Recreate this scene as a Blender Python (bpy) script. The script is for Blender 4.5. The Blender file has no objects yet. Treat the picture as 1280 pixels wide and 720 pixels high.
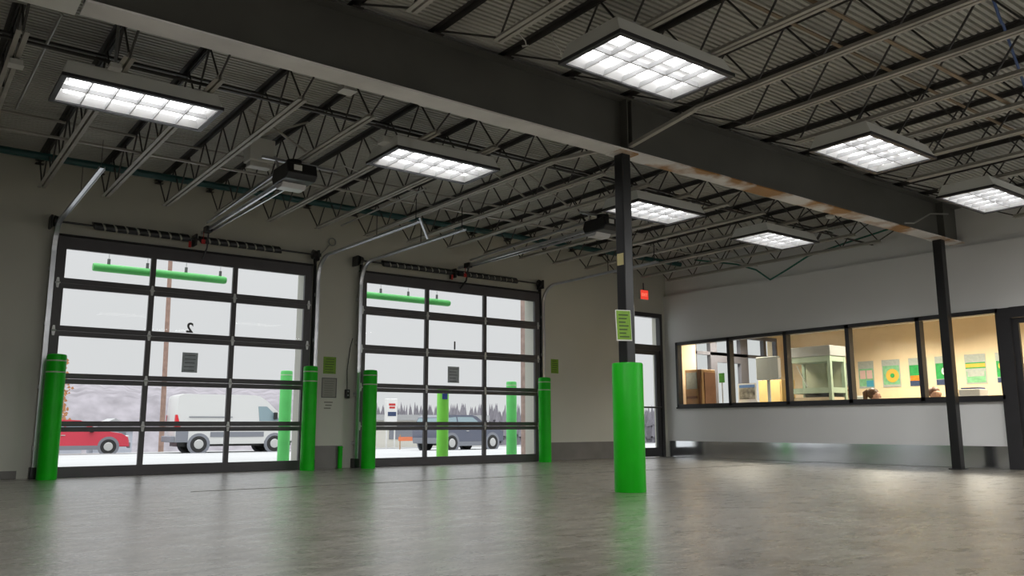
import bpy, math, random
from mathutils import Vector, Matrix
R = random.Random(7)
sc = bpy.context.scene
COL = sc.collection
PI = math.pi

# ------------------------------------------------------------------ materials
MATS = {}
def mat(name, col, rough=.5, metal=0., emis=None, estr=0., var=0., vscale=4., bump=0., bscale=40., rvar=0., coat=0., spec=None):
    if name in MATS: return MATS[name]
    m = bpy.data.materials.new(name); m.use_nodes = True
    nt = m.node_tree; b = nt.nodes['Principled BSDF']
    b.inputs['Base Color'].default_value = (*col, 1); b.inputs['Roughness'].default_value = rough
    b.inputs['Metallic'].default_value = metal
    if spec is not None: b.inputs['Specular IOR Level'].default_value = spec
    if coat: b.inputs['Coat Weight'].default_value = coat
    if emis: b.inputs['Emission Color'].default_value = (*emis, 1); b.inputs['Emission Strength'].default_value = estr
    tc = nt.nodes.new('ShaderNodeTexCoord')
    def noise(scale, detail=4):
        n = nt.nodes.new('ShaderNodeTexNoise'); n.inputs['Scale'].default_value = scale; n.inputs['Detail'].default_value = detail
        nt.links.new(tc.outputs['Object'], n.inputs['Vector']); return n
    if var or rvar:
        n = noise(vscale)
        if var:
            r = nt.nodes.new('ShaderNodeValToRGB')
            r.color_ramp.elements[0].position = .3; r.color_ramp.elements[1].position = .7
            r.color_ramp.elements[0].color = (*[max(0, c*(1-var)) for c in col], 1)
            r.color_ramp.elements[1].color = (*[min(1, c*(1+var)) for c in col], 1)
            nt.links.new(n.outputs['Fac'], r.inputs['Fac']); nt.links.new(r.outputs['Color'], b.inputs['Base Color'])
        if rvar:
            mr = nt.nodes.new('ShaderNodeMapRange')
            mr.inputs['To Min'].default_value = max(0.02, rough-rvar); mr.inputs['To Max'].default_value = min(1, rough+rvar)
            nt.links.new(n.outputs['Fac'], mr.inputs['Value']); nt.links.new(mr.outputs['Result'], b.inputs['Roughness'])
    if bump:
        n2 = noise(bscale); bp = nt.nodes.new('ShaderNodeBump'); bp.inputs['Strength'].default_value = bump; bp.inputs['Distance'].default_value = .01
        nt.links.new(n2.outputs['Fac'], bp.inputs['Height']); nt.links.new(bp.outputs['Normal'], b.inputs['Normal'])
    MATS[name] = m; return m

def glass_mat(name, tint=(.97, .98, .98), gloss=1.0):
    m = bpy.data.materials.new(name); m.use_nodes = True; nt = m.node_tree; nt.nodes.clear()
    o = nt.nodes.new('ShaderNodeOutputMaterial'); mx = nt.nodes.new('ShaderNodeMixShader')
    t = nt.nodes.new('ShaderNodeBsdfTransparent'); t.inputs['Color'].default_value = (*tint, 1)
    g = nt.nodes.new('ShaderNodeBsdfGlossy'); g.inputs['Roughness'].default_value = .02
    f = nt.nodes.new('ShaderNodeLayerWeight'); f.inputs['Blend'].default_value = .5     # same on both faces of the sheet
    pw = nt.nodes.new('ShaderNodeMath'); pw.operation = 'POWER'; pw.inputs[1].default_value = 5
    mu = nt.nodes.new('ShaderNodeMath'); mu.operation = 'MULTIPLY_ADD'; mu.inputs[1].default_value = .5*gloss; mu.inputs[2].default_value = .02*gloss
    nt.links.new(f.outputs['Facing'], pw.inputs[0]); nt.links.new(pw.outputs[0], mu.inputs[0]); nt.links.new(mu.outputs[0], mx.inputs[0])
    nt.links.new(t.outputs[0], mx.inputs[1]); nt.links.new(g.outputs[0], mx.inputs[2]); nt.links.new(mx.outputs[0], o.inputs[0])
    return m

def floor_material():
    m = bpy.data.materials.new('sealed_concrete'); m.use_nodes = True; nt = m.node_tree; b = nt.nodes['Principled BSDF']
    N = nt.nodes.new; L = nt.links.new
    tc = N('ShaderNodeTexCoord')
    def noise(scale, detail, stretch=(1, 1, 1), rough=.5):
        mp = N('ShaderNodeMapping'); mp.inputs['Scale'].default_value = stretch
        L(tc.outputs['Object'], mp.inputs['Vector'])
        n = N('ShaderNodeTexNoise'); n.inputs['Scale'].default_value = scale; n.inputs['Detail'].default_value = detail; n.inputs['Roughness'].default_value = rough
        L(mp.outputs[0], n.inputs['Vector']); return n
    def ramp(src, p0, c0, p1, c1):
        r = N('ShaderNodeValToRGB'); e = r.color_ramp.elements
        e[0].position = p0; e[0].color = (*c0, 1); e[1].position = p1; e[1].color = (*c1, 1); L(src, r.inputs['Fac']); return r
    def mul(a, c, fac=1.):
        x = N('ShaderNodeMix'); x.data_type = 'RGBA'; x.blend_type = 'MULTIPLY'; x.inputs['Factor'].default_value = fac
        L(a, x.inputs['A']); L(c, x.inputs['B']); return x.outputs['Result']
    big = ramp(noise(.45, 3).outputs['Fac'], .3, (.20, .184, .155), .7, (.285, .264, .225))
    mid = ramp(noise(2.2, 6, (1, .6, 1), .65).outputs['Fac'], .35, (.74, .72, .70), .6, (1, 1, 1))
    spk = ramp(noise(45, 4).outputs['Fac'], .38, (.55, .54, .52), .58, (1.05, 1.05, 1.05))
    st = ramp(noise(1.3, 5, (.5, 1.6, 1), .7).outputs['Fac'], .27, (.42, .36, .30), .36, (1, 1, 1))
    dots = ramp(noise(5.5, 2, (.55, 1.5, 1)).outputs['Fac'], .245, (.16, .13, .11), .275, (1, 1, 1))
    strk = ramp(noise(7, 7, (.55, 1.5, 1), .72).outputs['Fac'], .33, (.50, .48, .45), .62, (1.2, 1.2, 1.2))
    c = mul(big.outputs[0], mid.outputs[0]); c = mul(c, strk.outputs[0]); c = mul(c, spk.outputs[0]); c = mul(c, st.outputs[0], .8); c = mul(c, dots.outputs[0], .9)
    L(c, b.inputs['Base Color'])
    rr = N('ShaderNodeMapRange'); rr.inputs['From Min'].default_value = .3; rr.inputs['From Max'].default_value = .7
    rr.inputs['To Min'].default_value = .15; rr.inputs['To Max'].default_value = .48
    L(noise(4.5, 7, (.7, 1.2, 1), .72).outputs['Fac'], rr.inputs['Value']); L(rr.outputs[0], b.inputs['Roughness'])
    bp = N('ShaderNodeBump'); bp.inputs['Strength'].default_value = .32; bp.inputs['Distance'].default_value = .016
    L(noise(30, 5).outputs['Fac'], bp.inputs['Height'])
    bp2 = N('ShaderNodeBump'); bp2.inputs['Strength'].default_value = .08; bp2.inputs['Distance'].default_value = .03
    L(noise(3.2, 4).outputs['Fac'], bp2.inputs['Height']); L(bp.outputs[0], bp2.inputs['Normal']); L(bp2.outputs[0], b.inputs['Normal'])
    b.inputs['Specular IOR Level'].default_value = .8
    b.inputs['Coat Weight'].default_value = 1.; b.inputs['Coat Roughness'].default_value = .30; b.inputs['Coat IOR'].default_value = 1.7
    return m

def rust_material(name, base, rust_lo, rust_hi):
    """painted steel whose paint has rusted through between two x positions (object space = world here)"""
    m = mat(name, base, .5, var=.12, vscale=2.); nt = m.node_tree; b = nt.nodes['Principled BSDF']; N = nt.nodes.new; L = nt.links.new
    tc = N('ShaderNodeTexCoord'); n = N('ShaderNodeTexNoise'); n.inputs['Scale'].default_value = 1.3; n.inputs['Detail'].default_value = 7
    L(tc.outputs['Object'], n.inputs['Vector'])
    sp = N('ShaderNodeSeparateXYZ'); L(tc.outputs['Object'], sp.inputs[0])
    mr = N('ShaderNodeMapRange'); mr.inputs['From Min'].default_value = rust_lo; mr.inputs['From Max'].default_value = rust_lo+.6
    mr.inputs['To Min'].default_value = -.6; mr.inputs['To Max'].default_value = .045
    L(sp.outputs['X'], mr.inputs['Value'])
    ad = N('ShaderNodeMath'); L(n.outputs['Fac'], ad.inputs[0]); L(mr.outputs[0], ad.inputs[1])
    r = N('ShaderNodeValToRGB'); r.color_ramp.elements[0].position = .5; r.color_ramp.elements[1].position = .6; L(ad.outputs[0], r.inputs['Fac'])
    mx = N('ShaderNodeMix'); mx.data_type = 'RGBA'; L(r.outputs[0], mx.inputs['Factor'])
    src = b.inputs['Base Color'].links[0].from_socket; L(src, mx.inputs['A']); mx.inputs['B'].default_value = (.42, .21, .06, 1)
    L(mx.outputs['Result'], b.inputs['Base Color'])
    return m

M = dict(
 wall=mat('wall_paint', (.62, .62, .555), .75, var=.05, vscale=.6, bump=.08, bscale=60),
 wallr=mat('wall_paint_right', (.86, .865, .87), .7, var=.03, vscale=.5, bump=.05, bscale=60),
 hid=mat('wall_paint_dull', (.45, .44, .42), .8, var=.06, vscale=.7),
 deck=mat('deck_paint', (.56, .56, .52), .5, var=.15, vscale=1.2),
 joist=mat('joist_paint', (.46, .44, .40), .5, var=.18, vscale=3.),
 joistd=mat('joist_shaded', (.055, .052, .05), .55, var=.2, vscale=3.),  # backlit shade of webs and top chords put into the joist colour
 beam=mat('beam_paint', (.125, .125, .115), .42, var=.12, vscale=1.5),
 flange=rust_material('flange_lit_paint', (.86, .84, .82), -1.25, 13),  # floor-lit underside put into the colour, paler than the web; rust is real
 black=mat('black_paint', (.012, .012, .013), .35, var=.1),
 blackm=mat('black_metal', (.02, .02, .022), .4, var=.1),
 frame=mat('dark_frame', (.035, .034, .038), .4, var=.08),
 doorframe=mat('door_frame_paint', (.085, .08, .088), .45, var=.08),
 galv=mat('galvanised_steel', (.62, .63, .66), .3, metal=.9, var=.08, vscale=8),
 hinge=mat('hinge_zinc', (.55, .56, .56), .4, metal=.6),
 kick=mat('kick_steel', (.88, .90, .93), .14, metal=1., var=.03, vscale=1.5, rvar=.06),
 kick2=mat('kick_dull', (.20, .19, .18), .4, var=.1),
 green=mat('bollard_green', (.004, .50, .006), .45, var=.08, vscale=5, spec=.3),
 sleeve=mat('sleeve_green', (.004, .42, .004), .4, var=.05, vscale=6, bump=.1, bscale=14, spec=.35),
 lgreen=mat('hazy_green', (.10, .52, .13), .45, var=.1),  # bollard green lightened, outdoor haze put into the colour
 ygreen=mat('yellow_green', (.18, .62, .06), .45, var=.06),
 band=mat('reflective_band', (.45, .55, .40), .4),
 white=mat('white_enamel', (.72, .72, .70), .4),
 housing=mat('housing_enamel', (.86, .87, .84), .45, var=.03),
 pan=mat('reflector_white', (.85, .85, .85), .4),
 tube=mat('tube_glow', (1, 1, 1), .5, emis=(1., 1., 1.), estr=2.7),
 rubber=mat('rubber', (.02, .02, .02), .7),
 teal=mat('teal_pipe', (.012, .075, .075), .4, var=.1),
 hose=mat('green_hose', (.015, .16, .115), .4),
 blue=mat('blue_hose', (.03, .09, .30), .4),
 red=mat('red_plastic', (.5, .02, .02), .4),
 notice=mat('notice_green', (.18, .36, .015), .5, var=.12, vscale=12),
 ink=mat('ink', (.035, .07, .012), .6),
 paper=mat('paper', (.75, .75, .72), .6),
 greyink=mat('grey_ink', (.13, .13, .14), .6),
 rod=mat('rusty_rod', (.27, .20, .13), .5, var=.25, vscale=5),
 conduit=mat('conduit_zinc', (.40, .40, .38), .4, metal=.5),
 snow=mat('snow', (.375, .38, .385), .8, var=.05, vscale=.3, bump=.1, bscale=2),
 apron=mat('apron_concrete', (.36, .36, .365), .8, var=.06, vscale=.5),
 asphalt=mat('wet_road', (.17, .17, .172), .6, var=.1, vscale=.3),
 hill=mat('wooded_hill', (.23, .215, .235), .95, var=.25, vscale=.8),
 conifer=mat('bare_wood', (.22, .21, .235), .95, var=.2, vscale=.5),
 orange=mat('orange_leaf', (.60, .30, .14), .8, var=.2),
 bark=mat('bark', (.30, .20, .16), .9, var=.2),
 brick=mat('brick_stone', (.45, .33, .29), .85, var=.2, vscale=9, bump=.3, bscale=30),
 glass=glass_mat('clear_glass', gloss=.12), glass2=glass_mat('office_glass', (.96, .97, .96), .8),
 vanw=mat('van_white', (.60, .60, .59), .35, coat=.3),
 cargrey=mat('cladding_grey', (.20, .21, .24), .55),
 carred=mat('car_red', (.55, .03, .06), .3, coat=.4),
 cardark=mat('car_dark', (.09, .10, .14), .3, coat=.4),
 carglass=mat('car_glass', (.22, .30, .33), .1),
 lamp_red=mat('tail_red', (.6, .02, .03), .3),
 hub=mat('wheel_hub', (.55, .55, .54), .4, metal=.4),
 beige=mat('office_beige', (.72, .59, .40), .7, var=.03),
 wood=mat('oak', (.42, .25, .11), .5, var=.2, vscale=6),
 woodd=mat('dark_oak', (.22, .10, .05), .5, var=.2, vscale=6),
 grey=mat('grey_plastic', (.30, .33, .33), .5),
 carpet=mat('office_carpet', (.18, .17, .16), .9, var=.1),
 tan=mat('tan_cabinet', (.58, .40, .16), .5, var=.1),
 lips=mat('lips', (.40, .15, .13), .5), skin=mat('skin', (.55, .33, .23), .5), hair=mat('brown_hair', (.10, .045, .018), .5, var=.3, vscale=30),
 hair2=mat('auburn_hair', (.13, .05, .02), .5, var=.3, vscale=30),
 shirt=mat('blue_shirt', (.10, .14, .25), .8), shirt2=mat('maroon_shirt', (.25, .06, .07), .8), trousers=mat('dark_trousers', (.04, .04, .05), .8),
 p_grey=mat('poster_grey', (.36, .40, .38), .5, var=.1, vscale=20), p_green=mat('poster_green', (.02, .30, .07), .5, var=.15, vscale=14),
 p_mint=mat('poster_mint', (.18, .44, .24), .5, var=.2, vscale=14), p_yellow=mat('poster_yellow', (.62, .42, .06), .5), p_orange=mat('poster_orange', (.62, .20, .01), .5, var=.3, vscale=18),
 p_navy=mat('poster_navy', (.03, .05, .12), .5), p_blue=mat('poster_blue', (.05, .28, .42), .5), p_pink=mat('poster_pink', (.62, .42, .40), .5),
 palegreen=mat('pale_green_frame', (.22, .28, .21), .4), steelp=mat('pale_panel', (.22, .23, .225), .4),
 exit=mat('exit_red', (.5, .03, .02), .4, emis=(1, .07, .04), estr=.75), exitl=mat('exit_letters', (.8, .3, .2), .4, emis=(1, .22, .14), estr=.9),
 photo=mat('photo_print', (.25, .25, .22), .5, var=.8, vscale=9), photoblue=mat('photo_sky', (.12, .25, .55), .5), yellow=mat('yellow_tag', (.55, .48, .22), .5),
 lampled=mat('opener_lens', (.75, .75, .78), .3), floor=floor_material(), joint=mat('joint_filler', (.09, .08, .07), .6),
 signblue=mat('sign_blue', (.02, .05, .25), .5),
)

# ------------------------------------------------------------------ mesh builder
class MB:
    def __init__(s): s.v = []; s.f = []
    def add(s, vs, fs):
        o = len(s.v); s.v += [tuple(v) for v in vs]; s.f += [tuple(i+o for i in f) for f in fs]; return s
    def box(s, x0, x1, y0, y1, z0, z1):
        x0, x1 = sorted((x0, x1)); y0, y1 = sorted((y0, y1)); z0, z1 = sorted((z0, z1))
        return s.add([(x0,y0,z0),(x1,y0,z0),(x1,y1,z0),(x0,y1,z0),(x0,y0,z1),(x1,y0,z1),(x1,y1,z1),(x0,y1,z1)],
                     [(3,2,1,0),(4,5,6,7),(0,1,5,4),(1,2,6,5),(2,3,7,6),(3,0,4,7)])
    def bar(s, a, b, w, h, up=(0, 0, 1)):
        a = Vector(a); b = Vector(b); d = (b-a).normalized(); u = Vector(up)
        if abs(d.dot(u)) > .98: u = Vector((0, 1, 0)) if abs(d.y) < .9 else Vector((1, 0, 0))
        r = d.cross(u).normalized(); u = r.cross(d)
        vs = [p + r*sx*w/2 + u*sz*h/2 for p in (a, b) for sx, sz in ((-1,-1),(1,-1),(1,1),(-1,1))]
        return s.add(vs, [(0,1,2,3),(7,6,5,4),(0,4,5,1),(1,5,6,2),(2,6,7,3),(3,7,4,0)])
    def tube(s, pts, r, n=8, caps=True):
        pts = [Vector(p) for p in pts]; rs = r if isinstance(r, (list, tuple)) else [r]*len(pts)
        o = len(s.v); prev = None
        for i, p in enumerate(pts):
            d = (pts[min(i+1, len(pts)-1)] - pts[max(i-1, 0)]).normalized()
            if prev is None:
                u = Vector((0, 0, 1)) if abs(d.z) < .9 else Vector((1, 0, 0))
            else: u = prev
            x = d.cross(u).normalized(); u = x.cross(d).normalized(); prev = u
            for k in range(n):
                a = 2*PI*k/n; s.v.append(tuple(p + (x*math.cos(a) + u*math.sin(a))*rs[i]))
        for i in range(len(pts)-1):
            for k in range(n):
                s.f.append((o+i*n+k, o+i*n+(k+1) % n, o+(i+1)*n+(k+1) % n, o+(i+1)*n+k))
        if caps:
            s.f.append(tuple(o+k for k in reversed(range(n)))); s.f.append(tuple(o+(len(pts)-1)*n+k for k in range(n)))
        return s
    def lathe(s, prof, c=(0, 0, 0), n=24):
        o = len(s.v); m = len(prof)
        for r, z in prof:
            for k in range(n):
                a = 2*PI*k/n; s.v.append((c[0]+r*math.cos(a), c[1]+r*math.sin(a), c[2]+z))
        for i in range(m-1):
            for k in range(n): s.f.append((o+i*n+k, o+i*n+(k+1) % n, o+(i+1)*n+(k+1) % n, o+(i+1)*n+k))
        s.f.append(tuple(o+k for k in reversed(range(n)))); s.f.append(tuple(o+(m-1)*n+k for k in range(n)))
        return s
    def prism(s, poly, axis, lo, hi):
        """poly: 2D points in the plane normal to axis (x: (y,z); y: (x,z); z: (x,y))"""
        def P(q, t): return {'x': (t, q[0], q[1]), 'y': (q[0], t, q[1]), 'z': (q[0], q[1], t)}[axis]
        n = len(poly); vs = [P(q, lo) for q in poly] + [P(q, hi) for q in poly]
        fs = [(i, (i+1) % n, n+(i+1) % n, n+i) for i in range(n)] + [tuple(reversed(range(n))), tuple(range(n, 2*n))]
        return s.add(vs, fs)
    def sphere(s, c, r, sz=(1, 1, 1), n=12, m=8):
        pts = []
        o = len(s.v)
        for i in range(1, m):
            t = PI*i/m
            for k in range(n):
                a = 2*PI*k/n; s.v.append((c[0]+r*sz[0]*math.sin(t)*math.cos(a), c[1]+r*sz[1]*math.sin(t)*math.sin(a), c[2]+r*sz[2]*math.cos(t)))
        for i in range(m-2):
            for k in range(n): s.f.append((o+i*n+k, o+(i+1)*n+k, o+(i+1)*n+(k+1) % n, o+i*n+(k+1) % n))
        t = len(s.v); s.v.append((c[0], c[1], c[2]+r*sz[2])); s.v.append((c[0], c[1], c[2]-r*sz[2]))
        for k in range(n):
            s.f.append((t, o+k, o+(k+1) % n)); b = o+(m-2)*n; s.f.append((t+1, b+(k+1) % n, b+k))
        return s

WL = {}
def build(name, mb, m, parent=None, smooth=False, bevel=0., loc=None):
    me = bpy.data.meshes.new(name); me.from_pydata(mb.v, [], mb.f); me.validate()
    o = bpy.data.objects.new(name, me); COL.objects.link(o)
    base = Vector((0, 0, 0))
    if parent is not None:
        o.parent = parent; base = WL.get(parent.name, Vector((0, 0, 0)))
    if loc is not None:      # a top-level mesh with its own origin
        base = Vector(loc); o.location = base
    me.transform(Matrix.Translation(-base)); WL[o.name] = base
    me.materials.append(m)
    import bmesh
    bm = bmesh.new(); bm.from_mesh(me); bmesh.ops.recalc_face_normals(bm, faces=bm.faces); bm.to_mesh(me); bm.free()
    if smooth:
        me.shade_smooth(); me.set_sharp_from_angle(angle=math.radians(35))
    if bevel:
        b = o.modifiers.new('bevel', 'BEVEL'); b.width = bevel; b.segments = 2; b.limit_method = 'ANGLE'
    return o
def tag(o, label=None, cat=None, group=None, kind=None):
    if label: o['label'] = label
    if cat: o['category'] = cat
    if group: o['group'] = group
    if kind: o['kind'] = kind
    return o
def thing(name, loc, label, cat, group=None, rz=0.):
    o = bpy.data.objects.new(name, None); COL.objects.link(o); o.location = loc; o.empty_display_size = .1
    o.rotation_euler.z = rz
    WL[o.name] = Vector(loc) if rz == 0 else Vector((0, 0, 0))
    return tag(o, label, cat, group)
def struct(name, mb, m, parent=None, **k):
    o = build(name, mb, m, parent, **k)
    if parent is None: o['kind'] = 'structure'
    return o
def copy_tree(o, parent=None):
    c = o.copy(); COL.objects.link(c)
    if parent is not None: c.parent = parent
    for ch in [x for x in o.children]: copy_tree(ch, c)
    return c
def ordn(i): return ['first','second','third','fourth','fifth','sixth','seventh','eighth','ninth','tenth','eleventh','twelfth','thirteenth','fourteenth','fifteenth','sixteenth','seventeenth','eighteenth'][i]
def text_mesh(txt, size, depth, mirror=False):
    cu = bpy.data.curves.new('txt', 'FONT'); cu.body = txt; cu.size = size; cu.offset = size*.03; cu.extrude = depth; cu.align_x = 'CENTER'; cu.align_y = 'CENTER'
    ob = bpy.data.objects.new('txt', cu); COL.objects.link(ob)
    dg = bpy.context.evaluated_depsgraph_get(); me = bpy.data.meshes.new_from_object(ob.evaluated_get(dg))
    bpy.data.objects.remove(ob); bpy.data.curves.remove(cu)
    mb = MB(); s = -1 if mirror else 1
    mb.add([(v.co.x*s, -v.co.z, v.co.y) for v in me.vertices], [tuple(p.vertices) for p in me.polygons])   # stands in the XZ plane, faces -Y
    bpy.data.meshes.remove(me); return mb
def shift(mb, d): mb.v = [(x+d[0], y+d[1], z+d[2]) for x, y, z in mb.v]; return mb

# ------------------------------------------------------------------ key dimensions
D = 11.906; RX = 13.04; XL = -3.2; YB = -2.6
BY = 5.845; BZ = 3.398; BT = 3.975; ZJ = 3.567; DK = 4.035; ZW = 4.3
D1 = (1.66, 5.06); D2 = (5.98, 9.56); DH = 3.05
EX = (11.92, 12.96)

# ------------------------------------------------------------------ setting
struct('floor', MB().box(XL-.3, RX+.02, YB-.3, D+.28, -.2, 0), M['floor'])
struct('trim_1', MB().box(2.5, 12.9, 8.50, 8.525, -.01, .0025), M['joint'])
w = MB(); T = .28
xs = [XL-.2, D1[0]+.04, D1[1]-.04, D2[0]+.04, D2[1]-.04, EX[0], EX[1], RX+.16]
for a, b in ((0, 1), (2, 3), (4, 5), (6, 7)): w.box(xs[a], xs[b], D, D+T, -.2, ZW)
w.box(xs[1], xs[2], D, D+T, DH, ZW); w.box(xs[3], xs[4], D, D+T, DH, ZW); w.box(xs[5], xs[6], D, D+T, 2.95, ZW)
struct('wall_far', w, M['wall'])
WY = (5.33, 11.6); WZ = (1.0, 2.325); DY = (4.28, 5.33)
w = MB()
w.box(RX, RX+.16, WY[1], D, 0, 3.335); w.box(RX, RX+.16, WY[0], WY[1], 0, WZ[0]); w.box(RX, RX+.16, DY[0], WY[1], WZ[1], 3.335)
w.box(RX, RX+.16, YB, DY[0], 0, 3.335)
w.box(RX+.06, RX+.16, YB, D, 3.335, ZW)
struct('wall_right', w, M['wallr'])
struct('wall_left', MB().box(XL-.2, XL, YB, D, 0, ZW), M['hid'])
struct('wall_back', MB().box(XL-.2, RX+.16, YB-.2, YB, 0, ZW), M['hid'])
# ribbed steel roof deck, ribs along x
pr = []; y = YB-.1
while y < D+.25:
    pr += [(y, DK), (y+.031, DK), (y+.035, DK+.040), (y+.055, DK+.040)]; y += .059
pr2 = pr + [(pr[-1][0], DK+.12), (pr[0][0], DK+.12)]
struct('ceiling', MB().prism(pr2, 'x', XL-.2, RX+.2), M['deck'])
struct('baseboard_right', MB().box(RX-.012, RX, DY[1]+.02, D-.02, 0.004, .323).box(RX-.012, RX, YB, DY[0], .004, .323), M['kick'])
struct('baseboard_far', MB().box(9.82, 11.86, D-.012, D, .004, .33), M['kick2'])
struct('baseboard_pier', MB().box(5.27, 5.72, D-.010, D, .004, .34), M['kick2'])
struct('baseboard_left', MB().box(-2, 1.40, D-.010, D, .004, .10), M['kick2'])

# ------------------------------------------------------------------ sectional glass doors
def sectional(name, x0, x1, num, note, mirror):
    d = bpy.data.objects.new(name, None); COL.objects.link(d); d.location = ((x0+x1)/2, D-.02, 0); d['kind'] = 'structure'; WL[d.name] = Vector(d.location)
    yf, yb = D-.055, D-.005
    rows = [0, .632, 1.236, 1.842, 2.46, 3.075]
    wd = x1-x0; mull = [x0+wd*.336, x0+wd*.668]
    for i in range(5):
        z0, z1 = rows[i], rows[i+1]
        rb = .134 if i == 0 else .068; rt = .165 if i == 4 else .065
        f = MB()
        f.box(x0-.05, x1+.05, yf, yb, z0+.002, z0+rb); f.box(x0-.05, x1+.05, yf, yb, z1-rt, z1-.003)
        f.box(x0-.05, x0+.065, yf, yb, z0+rb, z1-rt); f.box(x1-.065, x1+.05, yf, yb, z0+rb, z1-rt)
        for m_ in mull: f.box(m_-.034, m_+.034, yf+.004, yb, z0+rb, z1-rt)
        s = build('section', f, M['doorframe'], d)
        g = MB().box(x0+.06, x1-.06, D-.03, D-.024, z0+rb-.01, z1-rt+.01)
        build('glazing', g, M['glass'], s)
        if i < 4:
            for hx in (x0-.005, mull[0], mull[1], x1+.005):
                h = MB()
                for sgn in (-1, 1):
                    h.prism([(hx-.022, z1), (hx+.022, z1), (hx+.012, z1+sgn*.065), (hx-.012, z1+sgn*.065)], 'y', yf-.012, yf)
                h.tube([(hx-.03, yf-.012, z1), (hx+.03, yf-.012, z1)], .011, 6)
                build('hinge', h, M['hinge'], s)
    build('head_seal', MB().box(x0-.06, x1+.06, D-.07, D, 3.08, 3.10), M['rubber'], d)
    build('bottom_seal', MB().box(x0-.04, x1+.04, D-.05, D-.01, 0.0, .012), M['rubber'], d)
    # painted number seen from behind, and the taped notice
    cx = (mull[0]+mull[1])/2 - .03
    n = shift(text_mesh(num, .19, .001, mirror), (cx, D-.034, 1.985))
    build('door_number', n, M['greyink'], d)
    return d, cx
d1, cx1 = sectional('door_1', D1[0], D1[1], '2', 1, True)
d2, cx2 = sectional('door_2', D2[0], D2[1], '1', 1, True)
def notice(name, x0, x1, z0, z1, y, sheet, lines, lm, label, group=None, frame=None, dy=-1):
    t = thing(name, ((x0+x1)/2, y, (z0+z1)/2), label, 'notice', group)
    build('sheet', MB().box(x0, x1, y-.003, y, z0, z1), sheet, t)
    L = MB(); h = (z1-z0); wd = x1-x0
    for k in range(lines):
        zz = z1-h*(.14+.76*k/max(1, lines-1)) if lines > 1 else (z0+z1)/2
        a = x0+wd*R.uniform(.12, .2); b = x1-wd*R.uniform(.12, .3)
        L.box(a, b, y-.005, y-.003, zz-h*.018, zz+h*.018)
    build('printed_lines', L, lm, t)
    if frame:
        F = MB(); e = .012
        F.box(x0-e, x1+e, y-.006, y-.002, z1, z1+e).box(x0-e, x1+e, y-.006, y-.002, z0-e, z0).box(x0-e, x0, y-.006, y-.002, z0, z1).box(x1, x1+e, y-.006, y-.002, z0, z1)
        build('border', F, frame, t)
    return t
M['dimnotice'] = mat('dim_notice', (.30, .32, .33), .6, var=.3, vscale=9)
nt_ = M['dimnotice'].node_tree; tr_ = nt_.nodes.new('ShaderNodeBsdfTranslucent'); tr_.inputs['Color'].default_value = (.17, .18, .185, 1); ad_ = nt_.nodes.new('ShaderNodeAddShader')
nt_.links.new(nt_.nodes['Principled BSDF'].outputs[0], ad_.inputs[0]); nt_.links.new(tr_.outputs[0], ad_.inputs[1]); nt_.links.new(ad_.outputs[0], nt_.nodes['Material Output'].inputs['Surface'])
notice('door_notice', 3.26, 3.47, 1.37, 1.645, D-.036, M['dimnotice'], 5, M['greyink'], 'small grey notice taped inside the middle of the left glass door')
notice('door_notice', 7.61, 7.84, 1.355, 1.63, D-.036, M['dimnotice'], 5, M['greyink'], 'small grey notice taped inside the middle of the right glass door')
notice('wall_notice', 5.365, 5.575, 1.43, 1.69, D-.001, M['notice'], 6, M['ink'], 'olive green printed notice on the wall pier between the two glass doors')
t = notice('wall_chart', 5.36, 5.585, 1.075, 1.355, D-.001, mat('chart_ground', (.34, .335, .30), .7), 7, mat('faint_ink', (.24, .235, .21), .7), 'faint outlined instruction panel under the green notice on the wall pier', frame=M['greyink'])
L = MB()
for k in range(3): L.box(5.40+.02*(k % 2), 5.54-.015*k, D-.004, D-.001, .985-.045*k, 1.003-.045*k)
build('caption', L, MATS['faint_ink'], t)
notice('wall_notice', 9.915, 10.095, 1.60, 1.865, D-.001, M['notice'], 6, M['ink'], 'olive green printed notice on the bare wall right of the right door')
t = thing('door_control', (5.77, D, 1.06), 'small black door control box with cable left of the right glass door', 'switch box')
build('box_body', MB().box(5.735, 5.805, D-.05, D, 1.06, 1.195), M['black'], t, bevel=.006)
for zz in (1.165, 1.105): build('push_button', MB().tube([(5.77, D-.035, zz), (5.77, D-.06, zz)], .012, 10), M['grey'], t)
build('cable', MB().tube([(5.77, D-.02, 1.19), (5.76, D-.02, 1.5), (5.80, D-.02, 1.85), (5.84, D-.02, 2.0)], .006, 6), M['black'], t)

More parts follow.
